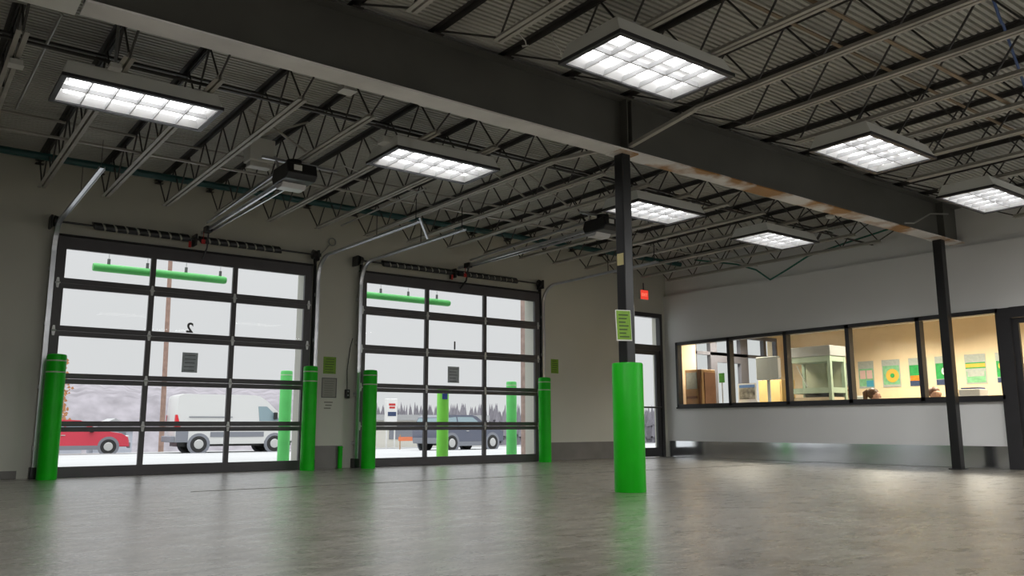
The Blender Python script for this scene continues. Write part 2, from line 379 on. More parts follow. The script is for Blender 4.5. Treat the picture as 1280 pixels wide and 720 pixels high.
# tracks
def track(x, x2, side, label, end_tie=False, inner=1):
    t = thing('door_track', (x, D-.06, 0.0), label, 'door track', 'galvanised door tracks')
    y0 = D-.10
    def chan(pts):   # C channel open to the door side
        mb = MB()
        for i in range(len(pts)-1):
            a, b = Vector(pts[i]), Vector(pts[i+1])
            dd = (b-a).normalized(); nrm = Vector((1, 0, 0)).cross(dd).normalized()
            mb.bar(a, b, .052, .004, nrm)
            for s_ in (-1, 1):
                off = Vector((s_*.026, 0, 0)); mb.bar(a+off, b+off, .004, .03, nrm)
        return mb
    build('vertical_rail', chan([(x, y0, .12), (x, y0, 2.86)]), M['galv'], t)
    cur = [(x, y0, 2.86)]
    for k in range(1, 9):
        a = PI/2*k/8; cur.append((x, y0-.34*(1-math.cos(a)), 2.86+.34*math.sin(a)))
    build('curved_rail', chan(cur), M['galv'], t)
    build('horizontal_rail', chan([(x, y0-.34, 3.20), (x2, 9.05, 3.25)]), M['galv'], t)
    build('jamb_angle', MB().box(x-side*.03-.012, x-side*.03+.012, D-.07, D, .02, 3.2), M['blackm'], t)
    for z in (.35, 1.1, 1.9, 2.6): build('bracket', MB().box(x-.035, x+.035, D-.075, D-.002, z, z+.05), M['hinge'], t)
    for yy in (9.12, 10.2): build('hanger', MB().bar((x2, yy, 3.26), (x2, yy, 3.57), .018, .004, (1, 0, 0)), M['blackm'], t)
    build('foot', MB().box(x-.05, x+.05, D-.13, D, .0, .14), M['blackm'], t, bevel=.01)
    if end_tie:
        build('end_stop', MB().bar((x2, 9.02, 3.29), (x2+.1, 8.98, 3.02), .035, .02, (1, 0, 0)), M['galv'], t)
    return t
track(1.575, 1.575, -1, 'galvanised track at the left edge of the left glass door')
track(5.185, 5.33, 1, 'galvanised track at the right edge of the left glass door', True)
track(5.915, 6.05, -1, 'galvanised track at the left edge of the right glass door')
track(9.66, 9.80, 1, 'galvanised track at the right edge of the right glass door')
# spring shafts
def springs(x0, x1, s0, s1, mid, label):
    z = 3.235; y = D-.15
    t = thing('torsion_spring', ((x0+x1)/2, D, z), label, 'spring shaft', 'spring shafts above the glass doors')
    build('shaft', MB().tube([(x0, y, z), (x1, y, z)], .014, 8), M['blackm'], t)
    for a, b in ((s0, mid-.06), (mid+.06, s1)):
        k = MB(); n = max(3, round((b-a)/.135)); st = (b-a)/n
        for i in range(n):
            xa = a+i*st
            o = len(k.v); nn = 14
            for e, (xx) in enumerate((xa, xa+st*.78)):
                for q in range(nn):
                    an = 2*PI*q/nn; zz = .05*math.sin(an)
                    k.v.append((xx - .45*zz, y+.05*math.cos(an), z+zz))
            for q in range(nn): k.f.append((o+q, o+(q+1) % nn, o+nn+(q+1) % nn, o+nn+q))
            k.f.append(tuple(o+q for q in range(nn))); k.f.append(tuple(o+nn+q for q in range(nn)))
        sp = build('spring', k, M['black'], t, smooth=True)
        build('spring_core', MB().tube([(a+.02, y, z), (b-.02, y, z)], .036, 12), M['wall'], sp, smooth=True)
    for xx in (x0+.03, x1-.03):
        build('cable_drum', MB().tube([(xx-.035, y, z), (xx-.03, y, z), (xx+.03, y, z), (xx+.035, y, z)], [.05, .075, .06, .05], 16), M['black'], t, smooth=True)
    for xx in (x0-.03, mid, x1+.03): build('bearing_plate', MB().box(xx-.012, xx+.012, y-.04, D-.002, z-.09, z+.07), M['blackm'], t)
    build('safety_tag', MB().box(mid-.11, mid-.075, y-.065, y-.055, z-.14, z-.055), M['red'], t)
springs(1.54, 5.12, 2.0, 4.57, 3.31, 'black striped spring shaft above the left glass door')
springs(5.84, 9.57, 6.27, 9.02, 7.66, 'black striped spring shaft above the right glass door')
# openers
def opener(xc, ym, label, zt=3.36):
    t = thing('door_opener', (xc, ym, zt), label, 'door opener', 'ceiling hung door openers')
    y0 = ym+.22
    rail = MB().bar((xc, y0, zt+.02), (xc, D-.06, zt-.01), .028, .045)
    build('rail', rail, M['galv'], t)
    build('rail', MB().bar((xc-.085, y0-.1, zt+.12), (xc-.06, D-.5, zt+.05), .016, .03), M['galv'], t)
    build('rail', MB().bar((xc+.075, y0, zt-.02), (xc+.055, D-.4, zt-.025), .016, .03), M['galv'], t)
    mb = MB().prism([(ym-.24, zt-.03), (ym-.18, zt-.08), (ym+.2, zt-.08), (ym+.24, zt), (ym+.2, zt+.10), (ym-.2, zt+.10)], 'x', xc-.17, xc+.17)
    build('motor_box', mb, M['black'], t, bevel=.012)
    build('lens_cover', MB().prism([(ym-.02, zt-.075), (ym+.02, zt-.13), (ym+.17, zt-.13), (ym+.21, zt-.07)], 'x', xc-.14, xc+.14), M['lampled'], t, bevel=.01)
    build('rating_plate', MB().box(xc-.10, xc-.01, ym-.232, ym-.222, zt+.005, zt+.065), M['paper'], t)
    build('chain_cover', MB().tube([(xc-.02, ym-.02, zt+.08), (xc-.02, ym-.02, zt+.17)], .085, 16), M['black'], t, smooth=True)
    for s_ in (-1, 1):
        build('hanger', MB().bar((xc+s_*.14, ym+.1, zt+.08), (xc+s_*.2, ym+.1, ZJ+.02), .03, .004, (0, 1, 0)), M['galv'], t)
    build('support_angle', MB().bar((xc-.34, ym+.1, ZJ-.017), (xc+.55, ym+.1, ZJ-.017), .03, .03), M['galv'], t)
    arm = MB().bar((xc+.015, D-.34, zt-.04), (xc+.03, D-.25, 3.10), .03, .012, (1, 0, 0)).bar((xc+.03, D-.25, 3.10), (xc+.03, D-.065, 2.985), .03, .012, (1, 0, 0))
    build('door_arm', arm, M['blackm'], t)
    build('trolley', MB().box(xc-.045, xc+.045, D-.42, D-.28, zt-.055, zt+.03), M['blackm'], t, bevel=.008)
    build('release_handle', MB().tube([(xc-.05, D-.34, zt-.05), (xc-.05, D-.34, zt-.16)], .004, 6).box(xc-.075, xc-.025, D-.35, D-.33, zt-.22, zt-.16), M['red'], t)
opener(3.41, 8.5, 'black door opener with long silver rail above the left glass door')
opener(7.80, 8.2, 'black door opener with silver rail above the right glass door, behind the column')

# ------------------------------------------------------------------ steel frame
t = thing('roof_beam', (7, BY, BZ), 'long dark grey steel roof beam crossing the room on two columns', 'beam')
X0 = .82
build('web', MB().box(X0, RX+.06, BY-.008, BY+.008, BZ+.016, BT-.018), M['beam'], t)
build('top_flange', MB().box(X0, RX+.06, BY-.115, BY+.115, BT-.018, BT), M['beam'], t)
build('bottom_flange', MB().box(X0, RX+.06, BY-.115, BY+.115, BZ, BZ+.016), M['flange'], t)
for xx in (5.83, 5.90, 12.5):
    build('stiffener', MB().box(xx-.006, xx+.006, BY-.11, BY+.11, BZ+.016, BT-.018), M['beam'], t)
tag(build('boxed_header', MB().box(XL, X0-.02, BY-.2, BY+.19, BZ+.02, DK-.001), M['housing'], loc=(-1, BY, BZ+.02)), 'pale boxed header continuing the dark beam at its left end', 'header')
# columns
t = thing('steel_column', (5.85, BY, 0), 'black square steel column in a round green base sleeve', 'column')
build('shaft', MB().box(5.79, 5.91, BY-.06, BY+.06, 0, BZ-.014), M['black'], t, bevel=.01)
build('cap_plate', MB().box(5.72, 5.98, BY-.11, BY+.11, BZ-.014, BZ), M['flange'], t)
build('protective_sleeve', MB().lathe([(.150, 0), (.1525, .01), (.1525, 1.225), (.146, 1.238), (.09, 1.243)], (5.85, BY, 0), 40), M['sleeve'], t, smooth=True)
t = thing('steel_column', (12.5, BY, 0), 'slim black steel column close to the office window', 'column')
build('shaft', MB().box(12.435, 12.565, BY-.065, BY+.065, 0, BZ-.014), M['black'], t, bevel=.008)
build('cap_plate', MB().box(12.36, 12.64, BY-.11, BY+.11, BZ-.014, BZ), M['flange'], t)
build('base_plate', MB().box(12.39, 12.61, BY-.09, BY+.09, 0.0, .012), M['black'], t)
# sheets taped on the column
def sheet_on_column(x0, x1, y, z0, z1, label, tilt, front=True):
    t = thing('column_notice', ((x0+x1)/2, y, (z0+z1)/2), label, 'notice')
    cx, cz = (x0+x1)/2, (z0+z1)/2
    def rot(mb):
        c, s = math.cos(tilt), math.sin(tilt)
        mb.v = [(cx+(x-cx)*c-(z-cz)*s, yy, cz+(x-cx)*s+(z-cz)*c) for x, yy, z in mb.v]; return mb
    build('backing', rot(MB().box(x0, x1, y-.002, y, z0, z1)), M['paper'], t)
    e = .012
    build('print', rot(MB().box(x0+e, x1-e*.6, y-.004, y-.002, z0+e, z1-e*.7)), M['notice'] if front else mat('olive_sheet', (.13, .16, .05), .6), t)
    if front:
        L = MB()
        for k in range(7):
            zz = z1-.05-(z1-z0-.09)*k/6; L.box(x0+.04, x1-.04-.02*(k % 3), y-.0055, y-.004, zz-.006, zz+.006)
        build('printed_lines', rot(L), M['ink'], t)
sheet_on_column(5.645, 5.855, BY-.062, 1.45, 1.755, 'bright green printed notice taped across the near column', .05)
sheet_on_column(5.85, 6.035, BY+.066, 1.53, 1.845, 'narrow olive sheet sticking out from behind the near column', 0, False)
tag(build('sticker', MB().box(5.788, 5.79, BY-.045, BY+.045, 2.22, 2.34), M['yellow'], loc=(5.789, BY, 2.22)), 'small yellowed sticker halfway up the near black column', 'sticker')

# open web joists
def joist(y0, y1, yb0, yb1, name='roof_joist', ext=None):
    """x = 0 plane; seats at y0/y1, bottom chord from yb0 to yb1"""
    o = bpy.data.objects.new(name, None); COL.objects.link(o); WL[o.name] = Vector((0, 0, 0))
    tc = MB()
    for s in (-1, 1):
        tc.box(s*.006, s*.05, y0, y1, DK-.006, DK-.001); tc.box(s*.006, s*.011, y0, y1, DK-.05, DK-.005)
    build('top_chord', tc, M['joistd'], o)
    bc = MB()
    for s in (-1, 1):
        bc.box(s*.010, s*.046, yb0, yb1, ZJ, ZJ+.005); bc.box(s*.010, s*.015, yb0, yb1, ZJ+.005, ZJ+.045)
    build('bottom_chord', bc, M['joist'], o)
    n = max(3, round((yb1-yb0)/.62)); st = (yb1-yb0-.06)/n
    wb = MB(); zt, zb = DK-.028, ZJ+.022
    pts = [(0, y0+.12, zt)]
    for i in range(n+1):
        yy = yb0+.03+i*st; pts.append((0, yy, zb))
        if i < n: pts.append((0, yy+st*.5, zt))
    pts.append((0, y1-.12, zt))
    for a, b in zip(pts, pts[1:]): wb.tube([a, b], .0095, 6)
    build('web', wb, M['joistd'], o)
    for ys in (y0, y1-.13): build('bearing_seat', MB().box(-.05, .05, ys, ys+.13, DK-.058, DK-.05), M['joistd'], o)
    return o
XF = [.58, 1.33, 2.05, 2.80, 3.50, 4.24, 4.99, 5.80, 6.57, 7.33, 8.09, 8.86, 9.64, 10.43, 11.2, 11.95, 12.70]
XN = [2.0, 2.77, 3.54, 4.30, 5.07, 5.87, 6.62, 7.45, 8.22, 9.0, 9.76, 10.52, 11.28, 12.02, 12.72]
pf = joist(BY+.005, D+.06, 6.86, 11.47); pn = joist(YB+.0, BY-.005, -1.6, 4.86)
for i, x in enumerate(XF):
    o = pf if i == 0 else copy_tree(pf); o.location = (x, 0, 0)
    tag(o, 'grey open-web roof joist between beam and door wall, %s from the left' % ordn(i), 'roof joist', 'roof joists on the door side of the beam')
    if i == 7: jf = o
for i, x in enumerate(XN):
    o = pn if i == 0 else copy_tree(pn); o.location = (x, 0, 0)
    tag(o, 'grey open-web roof joist on the camera side of the beam, %s from the left' % ordn(i), 'roof joist', 'roof joists on the camera side of the beam')
    if i == 5: jn = o
for o, x, pts in ((jf, 5.80, [(.0, 6.87, ZJ+.02), (.03, 5.93, BZ+.09)]), (jn, 5.87, [(.0, 4.85, ZJ+.02), (-.0, 5.75, BZ+.06)])):
    e = MB().bar(pts[0], pts[1], .05, .035)
    c = build('chord_extension', e, M['joist'], o)
# bridging rods along x
def rod(y, z, x0, x1, r, m, label):
    t = tag(build('bridging_rod', MB().bar((x0, y, z), (x1, y, z), .032, .012).bar((x0, y+.014, z+.012), (x1, y+.014, z+.012), .005, .028), m, loc=(x0, y, z)), label, 'bridging bar', 'bridging bars across the roof joists')
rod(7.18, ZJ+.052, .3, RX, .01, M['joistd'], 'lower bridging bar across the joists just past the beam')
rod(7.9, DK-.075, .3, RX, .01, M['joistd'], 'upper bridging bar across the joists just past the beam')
rod(9.5, ZJ+.052, .3, RX, .01, M['joist'], 'lower bridging bar across the joists nearer the door wall')
rod(9.98, DK-.075, .3, RX, .01, M['joist'], 'upper bridging bar across the joists nearer the door wall')
rod(3.08, ZJ+.052, 1.9, RX, .01, M['rod'], 'rusty brown lower bridging bar on the camera side of the beam')
rod(3.75, DK-.075, 1.9, RX, .01, M['rod'], 'rusty brown upper bridging bar on the camera side of the beam')
# cross bridging in a few bays
bays = [(XF[i], XF[i+1]) for i in (1, 3, 5, 7, 8, 10, 12, 14)]
for i, (a, b) in enumerate(bays):
    mb = MB().bar((a+.02, 8.35, ZJ+.06), (b-.02, 8.35, DK-.07), .02, .02).bar((a+.02, 8.375, DK-.07), (b-.02, 8.375, ZJ+.06), .02, .02)
    tag(build('cross_brace', mb, M['joist'], loc=((a+b)/2, 8.36, ZJ)), 'crossed pair of thin braces between door-side joists, %s pair from the left' % ordn(i), 'cross brace', 'cross braces between door side joists')

# ------------------------------------------------------------------ ceiling lights
def fixture():
    o = bpy.data.objects.new('ceiling_light', None); COL.objects.link(o); WL[o.name] = Vector((0, 0, 0))
    lx, ly = .60, .30; ox, oy = .635, .335; tx, ty = .60, .27; z0, z1 = 0., .150
    h = MB()
    A = [(-ox,-oy,z0),(ox,-oy,z0),(ox,oy,z0),(-ox,oy,z0)]; B = [(-tx,-ty,z1),(tx,-ty,z1),(tx,ty,z1),(-tx,ty,z1)]
    h.add(A+B, [(4,5,6,7),(0,1,5,4),(1,2,6,5),(2,3,7,6),(3,0,4,7)])
    build('housing', h, M['housing'], o)
    rm = MB()
    for (a, b, c, d) in ((-ox-.006, ox+.006, -oy-.006, -ly), (-ox-.006, ox+.006, ly, oy+.006), (-ox-.006, -lx, -ly, ly), (lx, ox+.006, -ly, ly)): rm.box(a, b, c, d, -.012, .016)
    build('rim', rm, M['frame'], o)
    p = MB().add([(-lx,-ly,.002),(lx,-ly,.002),(lx,ly,.002),(-lx,ly,.002),(-lx+.04,-ly+.05,.09),(lx-.04,-ly+.05,.09),(lx-.04,ly-.05,.09),(-lx+.04,ly-.05,.09)],
                 [(4,5,6,7),(0,1,5,4),(1,2,6,5),(2,3,7,6),(3,0,4,7)])
    build('reflector', p, M['pan'], o)
    for yy in (-.20, -.09, .09, .20):
        build('fluorescent_tube', MB().tube([(-.55, yy, .062), (.55, yy, .062)], .017, 10), M['tube'], o, smooth=True)
    lv = MB()
    for k in range(1, 6): lv.box(-lx+2*lx*k/6-.004, -lx+2*lx*k/6+.004, -ly, ly, .002, .042)
    lv.box(-lx, lx, -.006, .006, .002, .042)
    build('louver', lv, mat('louver_aluminium', (.62, .62, .63), .45), o)
    for sx in (-.42, .42): build('mounting_bracket', MB().box(sx-.02, sx+.02, -ty, ty, z1, z1+.012), M['galv'], o)
    return o
FIX = []; fx = fixture(); ZL = 3.400; KL = 2.773/2.81
for i, (x, y, lab) in enumerate([
    (4.63, 4.31, 'large near white louvered ceiling light in front of the beam, left of the column top'),
    (8.07, 4.36, 'middle white louvered ceiling light on the camera side of the beam'),
    (10.94, 4.45, 'white louvered ceiling light at the right edge, beside the far end of the beam'),
    (1.55, 7.53, 'white louvered ceiling light at the upper left, nearest on the door side of the beam'),
    (4.58, 7.47, 'white louvered ceiling light behind the beam, above the gap between the glass doors'),
    (8.0, 7.42, 'white louvered ceiling light partly hidden behind the black column top'),
    (10.75, 7.48, 'white louvered ceiling light farthest right on the door side of the beam')]):
    o = fx if i == 0 else copy_tree(fx); o.location = (x*KL, y*KL, ZL); FIX.append((x*KL, y*KL)); tag(o, lab, 'ceiling light', 'louvered ceiling lights')

# ------------------------------------------------------------------ pipes, cords, ceiling bits
t = thing('cable_loop', (5.35, D, 3.3), 'small coil of cable hung on the wall above the gap between the glass doors', 'cable')
ring = [(5.43+.06*math.cos(k*PI/8), D-.03, 3.50+.06*math.sin(k*PI/8)) for k in range(17)]
build('coil', MB().tube(ring, .010, 6), M['grey'], t, smooth=True); build('hanging_end', MB().tube([(5.39, D-.03, 3.455), (5.32, D-.03, 3.36), (5.24, D-.03, 3.28)], .006, 6), M['grey'], t, smooth=True)
build('hook', MB().box(5.225, 5.25, D-.04, D, 3.24, 3.29), M['blackm'], t)
tag(build('wall_pipe', MB().tube([(.3, 11.02, 3.84), (12.6, 11.02, 3.84)], .045, 10), M['teal'], smooth=True, loc=(6, 11.02, 3.84)), 'dark teal pipe running through the joists along the door wall', 'pipe')
pts = [(12.55, 10.6, 3.86), (12.75, 9.75, 3.66), (12.8, 9.36, 3.5), (12.8, 9.06, 3.27), (12.8, 8.7, 3.40), (12.8, 8.25, 3.58), (12.8, 7.56, 3.68), (12.78, 6.77, 3.77), (12.7, 6.2, 3.9)]
tag(build('air_hose', MB().tube(pts, .016, 8), M['hose'], smooth=True, loc=(12.8, 8.5, 3.5)), 'green hose sagging from the joists above the office window', 'hose')
tag(build('hanging_cord', MB().tube([(6.61, 2.52, 3.96), (6.95, 2.6, 3.86), (7.15, 2.66, 3.92), (7.9, 2.85, 3.80), (8.7, 3.1, 3.9)], .012, 8), M['blue'], smooth=True, loc=(7.2, 2.7, 3.9)), 'blue cord strung between the joists at the top right corner', 'cord')
tag(build('conduit', MB().tube([(-.4, 7.05, 3.82), (.47, 6.93, 3.82), (.80, 6.88, 3.82), (.83, 6.95, 3.82), (.82, 7.49, 3.82), (.80, 9.4, 3.82)], .013, 8), M['conduit'], smooth=True, loc=(.8, 7.2, 3.82)), 'bent pale conduit under the deck at the upper left corner', 'conduit')
tag(build('conduit', MB().tube([(11.2, BY-.17, 3.425), (11.45, BY-.17, 3.46), (12.05, BY-.13, 3.70), (12.6, BY-.13, 3.78)], .012, 8), M['conduit'], smooth=True, loc=(11.8, BY-.15, 3.5)), 'thin conduit rising across the right end of the dark beam', 'conduit')
tag(build('conduit', MB().tube([(5.16, 8.6, ZJ-.015), (5.16, 11.0, ZJ-.015)], .012, 8), M['conduit'], smooth=True, loc=(5.16, 9, ZJ)), 'straight thin conduit under the joists between the two door openers', 'conduit')
def jbox(x, y, z, s, label, m=None):
    t = thing('junction_box', (x, y, z), label, 'junction box')
    build('box_body', MB().box(x-s/2, x+s/2, y-s/2, y+s/2, z, z+s*.45), m or M['white'], t, bevel=.006)
    build('cover_plate', MB().box(x-s*.55, x+s*.55, y-s*.55, y+s*.55, z-.004, z), m or M['white'], t)
    build('hanger', MB().bar((x, y, z+s*.4), (x, y, DK), .025, .006, (0, 1, 0)), M['galv'], t)
jbox(.60, 7.42, 3.5, .10, 'small white junction box hanging at the far upper left')
jbox(2.97, 6.3, 3.5, .12, 'white junction box beside the beam flange, above the left glass door')
jbox(1.26, 7.05, 3.52, .09, 'small white junction box beside the upper left ceiling light')
def detector(x, y, z, label):
    t = thing('smoke_detector', (x, y, z), label, 'smoke detector')
    build('body', MB().lathe([(.03, 0), (.055, .012), (.062, .03), (.062, .05)], (x, y, z), 20), M['paper'], t, smooth=True)
    build('stem', MB().tube([(x, y, z+.05), (x, y, DK)], .012, 8), M['conduit'], t)
detector(3.66, 6.15, 3.49, 'round cream smoke detector next to the middle of the beam')
detector(10.37, 6.3, 3.49, 'round cream smoke detector near the right end of the beam')
t = thing('electrical_box', (3.32, 9.3, 3.70), 'grey square electrical box between joists near the left opener', 'electrical box')
build('box_body', MB().box(3.14, 3.44, 9.2, 9.42, 3.70, 3.98), M['housing'], t, bevel=.01)
build('conduit_stub', MB().box(3.16, 3.42, 9.24, 9.38, 3.64, 3.70), M['white'], t, bevel=.01)
t = thing('power_outlet', (3.9, 7.3, 3.55), 'dark ceiling outlet box with a looped cable beside the left opener', 'outlet')
build('box_body', MB().box(3.83, 3.97, 7.23, 7.37, 3.50, 3.566), M['housing'], t, bevel=.008)
build('cable', MB().tube([(3.9, 7.37, 3.53), (3.97, 7.6, 3.42), (3.92, 7.95, 3.37), (3.80, 8.1, 3.46)], .008, 6), M['white'], t)
for i, (x, y) in enumerate([(4.0, 5.2), (4.35, 5.15), (5.35, 4.75)]):
    pts = [(x-.02, y, DK), (x, y, 3.93)] + [(x+.06*math.sin(k*1.2)+.05*k, y+.03*k, 3.93-.07*math.sin(PI*k/5)) for k in range(1, 6)]
    tag(build('loose_wire', MB().tube(pts, .006, 6), M['white'], smooth=True, loc=(x, y, 3.9)), 'short pale loose wire above the beam, %s from the left' % ordn(i), 'wire', 'loose wires above the beam')
t = thing('exit_sign', (12.40, D-.01, 3.215), 'small glowing red exit sign high above the glazed corner door', 'exit sign')
build('sign_body', MB().box(12.295, 12.525, D-.055, D-.005, 3.21, 3.41), M['white'], t, bevel=.006)
build('sign_face', MB().box(12.30, 12.52, D-.058, D-.055, 3.215, 3.405), M['exit'], t)
build('letters', shift(text_mesh('EXIT', .085, .0008), (12.41, D-.0595, 3.305)), M['exitl'], t)
build('mount', MB().tube([(12.41, D-.03, 3.41), (12.41, D-.03, 3.56)], .01, 8), M['blackm'], t)

# ------------------------------------------------------------------ bollards
def bollard(x, y, r, h, m, label, group, bands=True, name='bollard'):
    t = thing(name, (x, y, 0), label, 'bollard', group)
    build('post', MB().lathe([(r, 0), (r, h-.03), (r*.93, h-.008), (r*.6, h)], (x, y, 0), 28), m, t, smooth=True)
    if bands:
        for z in (h-.085, h-.225):
            build('reflective_band', MB().lathe([(r+.0015, z-.008), (r+.0025, z), (r+.0015, z+.008)], (x, y, 0), 28), M['band'], t, smooth=True)
    return t
g = 'green bollards inside the glass doors'
bollard(1.68, 11.56, .112, 1.52, M['green'], 'green bollard at the left side of the left glass door', g)
bollard(5.015, 11.56, .103, 1.51, M['green'], 'green bollard at the right side of the left glass door', g)
bollard(5.995, 11.56, .108, 1.49, M['green'], 'green bollard at the left side of the right glass door', g)
bollard(9.475, 11.56, .110, 1.49, M['green'], 'green bollard at the right side of the right glass door', g)
g = 'green bollards outside the glass doors'
bollard(6.05, 15.05, .11, 1.67, M['lgreen'], 'pale green bollard outside, seen through the left glass door', g)
t = bollard(8.97, 14.16, .118, 1.42, M['ygreen'], 'yellow-green bollard outside with a small blue sign', g, False)
build('blue_sign', MB().box(8.88, 9.0, 14.035, 14.045, 1.16, 1.3), M['signblue'], t)
bollard(10.82, 14.33, .112, 1.58, M['lgreen'], 'pale green bollard outside near the brick pier', g)
t = thing('green_pipe_stub', (5.62, D-.05, 0), 'short green stub beside the base of the right door track', 'pipe stub')
build('stub', MB().tube([(5.67, D-.05, 0), (5.67, D-.05, .30)], .035, 12), M['green'], t, smooth=True)
build('cap', MB().tube([(5.67, D-.05, .30), (5.67, D-.05, .33)], .04, 12), M['green'], t, smooth=True)

# clearance bars outside
def clearbar(x0, x1, hx, label):
    z = 2.945; y = 13.2
    t = thing('clearance_bar', ((x0+x1)/2, y, z), label, 'clearance bar', 'hanging green clearance bars')
    build('pipe', MB().tube([(x0, y, z), (x0+.02, y, z), (x1-.04, y, z), (x1-.005, y, z), (x1, y, z)], [.055, .062, .062, .05, .03], 16), M['lgreen'], t, smooth=True)
    for x in hx:
        h = MB().tube([(x, y, z+.05), (x, y, z+.14)], .022, 10)
        build('hanger_clamp', h, M['greyink'], t, smooth=True)
        build('chain', MB().tube([(x, y, z+.14), (x, y, 3.9)], .006, 6), M['galv'], t)
clearbar(2.28, 4.23, (2.49, 3.03, 3.6, 4.13), 'green clearance bar hanging outside the left glass door')
clearbar(6.45, 8.49, (6.55, 7.01, 7.58, 8.2), 'green clearance bar hanging outside the right glass door')
struct('canopy_beam', MB().box(1.2, 10.4, 13.08, 13.32, 3.9, 4.1).box(1.2, 1.4, D+T, 13.08, 3.9, 4.1).box(10.2, 10.4, D+T, 13.08, 3.9, 4.1), M['hid'])
struct('brick_pier', MB().box(9.74, 10.6, D+.29, 12.60, -.6, 4.2), M['brick'])

# ------------------------------------------------------------------ glazed corner door and storefront
d3 = bpy.data.objects.new('door_3', None); COL.objects.link(d3); d3.location = (12.44, D, 0); d3['kind'] = 'structure'; WL['door_3'] = Vector(d3.location)
f = MB().box(EX[0], EX[0]+.06, D-.01, D+.1, 0, 2.95).box(EX[1]-.075, EX[1], D-.01, D+.1, 0, 2.95).box(EX[0]+.06, EX[1]-.075, D-.01, D+.1, 2.86, 2.95).box(EX[0]+.06, EX[1]-.075, D-.01, D+.1, 2.17, 2.285)
build('door_frame', f, M['frame'], d3)
build('transom_pane', MB().box(EX[0]+.05, EX[1]-.06, D+.04, D+.046, 2.28, 2.87), M['glass'], d3)
lf = MB().box(EX[0]+.07, EX[0]+.18, D+.01, D+.06, .01, 2.165).box(EX[1]-.2, EX[1]-.085, D+.01, D+.06, .01, 2.165).box(EX[0]+.18, EX[1]-.2, D+.01, D+.06, 2.08, 2.165).box(EX[0]+.18, EX[1]-.2, D+.01, D+.06, .01, .19)
lf_o = build('door_leaf', lf, M['frame'], d3)
build('leaf_pane', MB().box(EX[0]+.17, EX[1]-.19, D+.03, D+.036, .18, 2.09), M['glass'], lf_o)
build('push_bar', MB().tube([(EX[0]+.14, D-.05, 1.0), (EX[1]-.14, D-.05, 1.0)], .018, 10).tube([(EX[0]+.14, D-.05, 1.0), (EX[0]+.14, D+.02, 1.0)], .014, 8).tube([(EX[1]-.14, D-.05, 1.0), (EX[1]-.14, D+.02, 1.0)], .014, 8), M['blackm'], lf_o)

# office window
w1 = bpy.data.objects.new('window_1', None); COL.objects.link(w1); w1.location = (RX, 8.4, 1.0); w1['kind'] = 'structure'; WL['window_1'] = Vector(w1.location)
F = MB(); xa, xb = RX-.02, RX+.11
F.box(xa, xb, WY[0], WY[1], WZ[0]-.005, WZ[0]+.06).box(xa, xb, WY[0], WY[1], WZ[1]-.06, WZ[1]+.005)
ys = [11.6, 10.26, 8.98, 7.755, 6.535, 5.33]
F.box(xa, xb, 11.55, 11.61, WZ[0], WZ[1])
for m_ in ys[1:-1]: F.box(xa, xb, m_-.035, m_+.035, WZ[0], WZ[1])
build('frame', F, M['frame'], w1)
build('sill', MB().box(RX-.035, RX+.02, WY[0], WY[1]+.02, WZ[0]-.03, WZ[0]), M['frame'], w1)
for a, b in zip(ys, ys[1:]): build('pane', MB().box(RX+.04, RX+.046, b+.03, a-.03, WZ[0]+.05, WZ[1]-.05), M['glass2'], w1)
d4 = bpy.data.objects.new('door_4', None); COL.objects.link(d4); d4.location = (RX, 4.8, 0); d4['kind'] = 'structure'; WL['door_4'] = Vector(d4.location)
F = MB().box(xa, xb, 5.17, 5.37, 0, WZ[1]).box(xa, xb, DY[0], DY[0]+.06, 0, WZ[1]).box(xa, xb, DY[0]+.06, 5.17, WZ[1]-.15, WZ[1]+.005)
build('door_frame', F, M['frame'], d4)
lf = MB().box(RX+.02, RX+.07, 5.08, 5.165, .01, 2.17).box(RX+.02, RX+.07, DY[0]+.065, DY[0]+.16, .01, 2.17).box(RX+.02, RX+.07, DY[0]+.16, 5.08, 2.09, 2.17).box(RX+.02, RX+.07, DY[0]+.16, 5.08, .01, .25)
lo = build('door_leaf', lf, M['frame'], d4)
build('leaf_pane', MB().box(RX+.042, RX+.048, DY[0]+.15, 5.09, .24, 2.10), M['glass2'], lo)
build('door_handle', MB().tube([(RX-.04, 5.0, .95), (RX-.04, 5.0, 1.25)], .012, 8).tube([(RX-.04, 5.0, .97), (RX+.03, 5.0, .97)], .01, 8).tube([(RX-.04, 5.0, 1.23), (RX+.03, 5.0, 1.23)], .01, 8), M['galv'], lo)

# ------------------------------------------------------------------ office behind the window
OX = 17.2; OY0 = 3.2; OZ = 2.75
struct('floor_office', MB().box(RX+.16, OX, OY0, D+.28, -.2, 0), M['carpet'])
struct('ceiling_office', MB().box(RX+.16, OX+.2, OY0, D+.28, OZ, OZ+.1), M['white'])
struct('wall_office_back', MB().box(OX, OX+.15, OY0, D+.28, 0, OZ), M['beige'])
struct('wall_office_near', MB().box(RX+.16, OX+.15, OY0-.15, OY0, 0, OZ), M['beige'])
SX = (14.0, 16.95)
struct('wall_office_street', MB().box(RX+.16, SX[0], D, D+T, 0, OZ+.1).box(SX[1], OX+.15, D, D+T, 0, OZ+.1).box(SX[0], SX[1], D, D+T, 2.68, OZ+.1), M['beige'])
w2 = bpy.data.objects.new('window_2', None); COL.objects.link(w2); w2.location = (15.4, D, 0); w2['kind'] = 'structure'; WL['window_2'] = Vector(w2.location)
F = MB().box(SX[0], SX[1], D, D+.1, 0, .1).box(SX[0], SX[1], D, D+.1, 2.6, 2.69)
for a, b in ((SX[0], SX[0]+.05), (14.5, 14.72), (15.55, 15.82), (16.42, 16.52), (SX[1]-.06, SX[1])): F.box(a, b, D, D+.1, .1, 2.6)
F.box(SX[0], SX[1], D, D+.1, 2.17, 2.24).box(14.72, 15.55, D, D+.1, 2.02, 2.24)
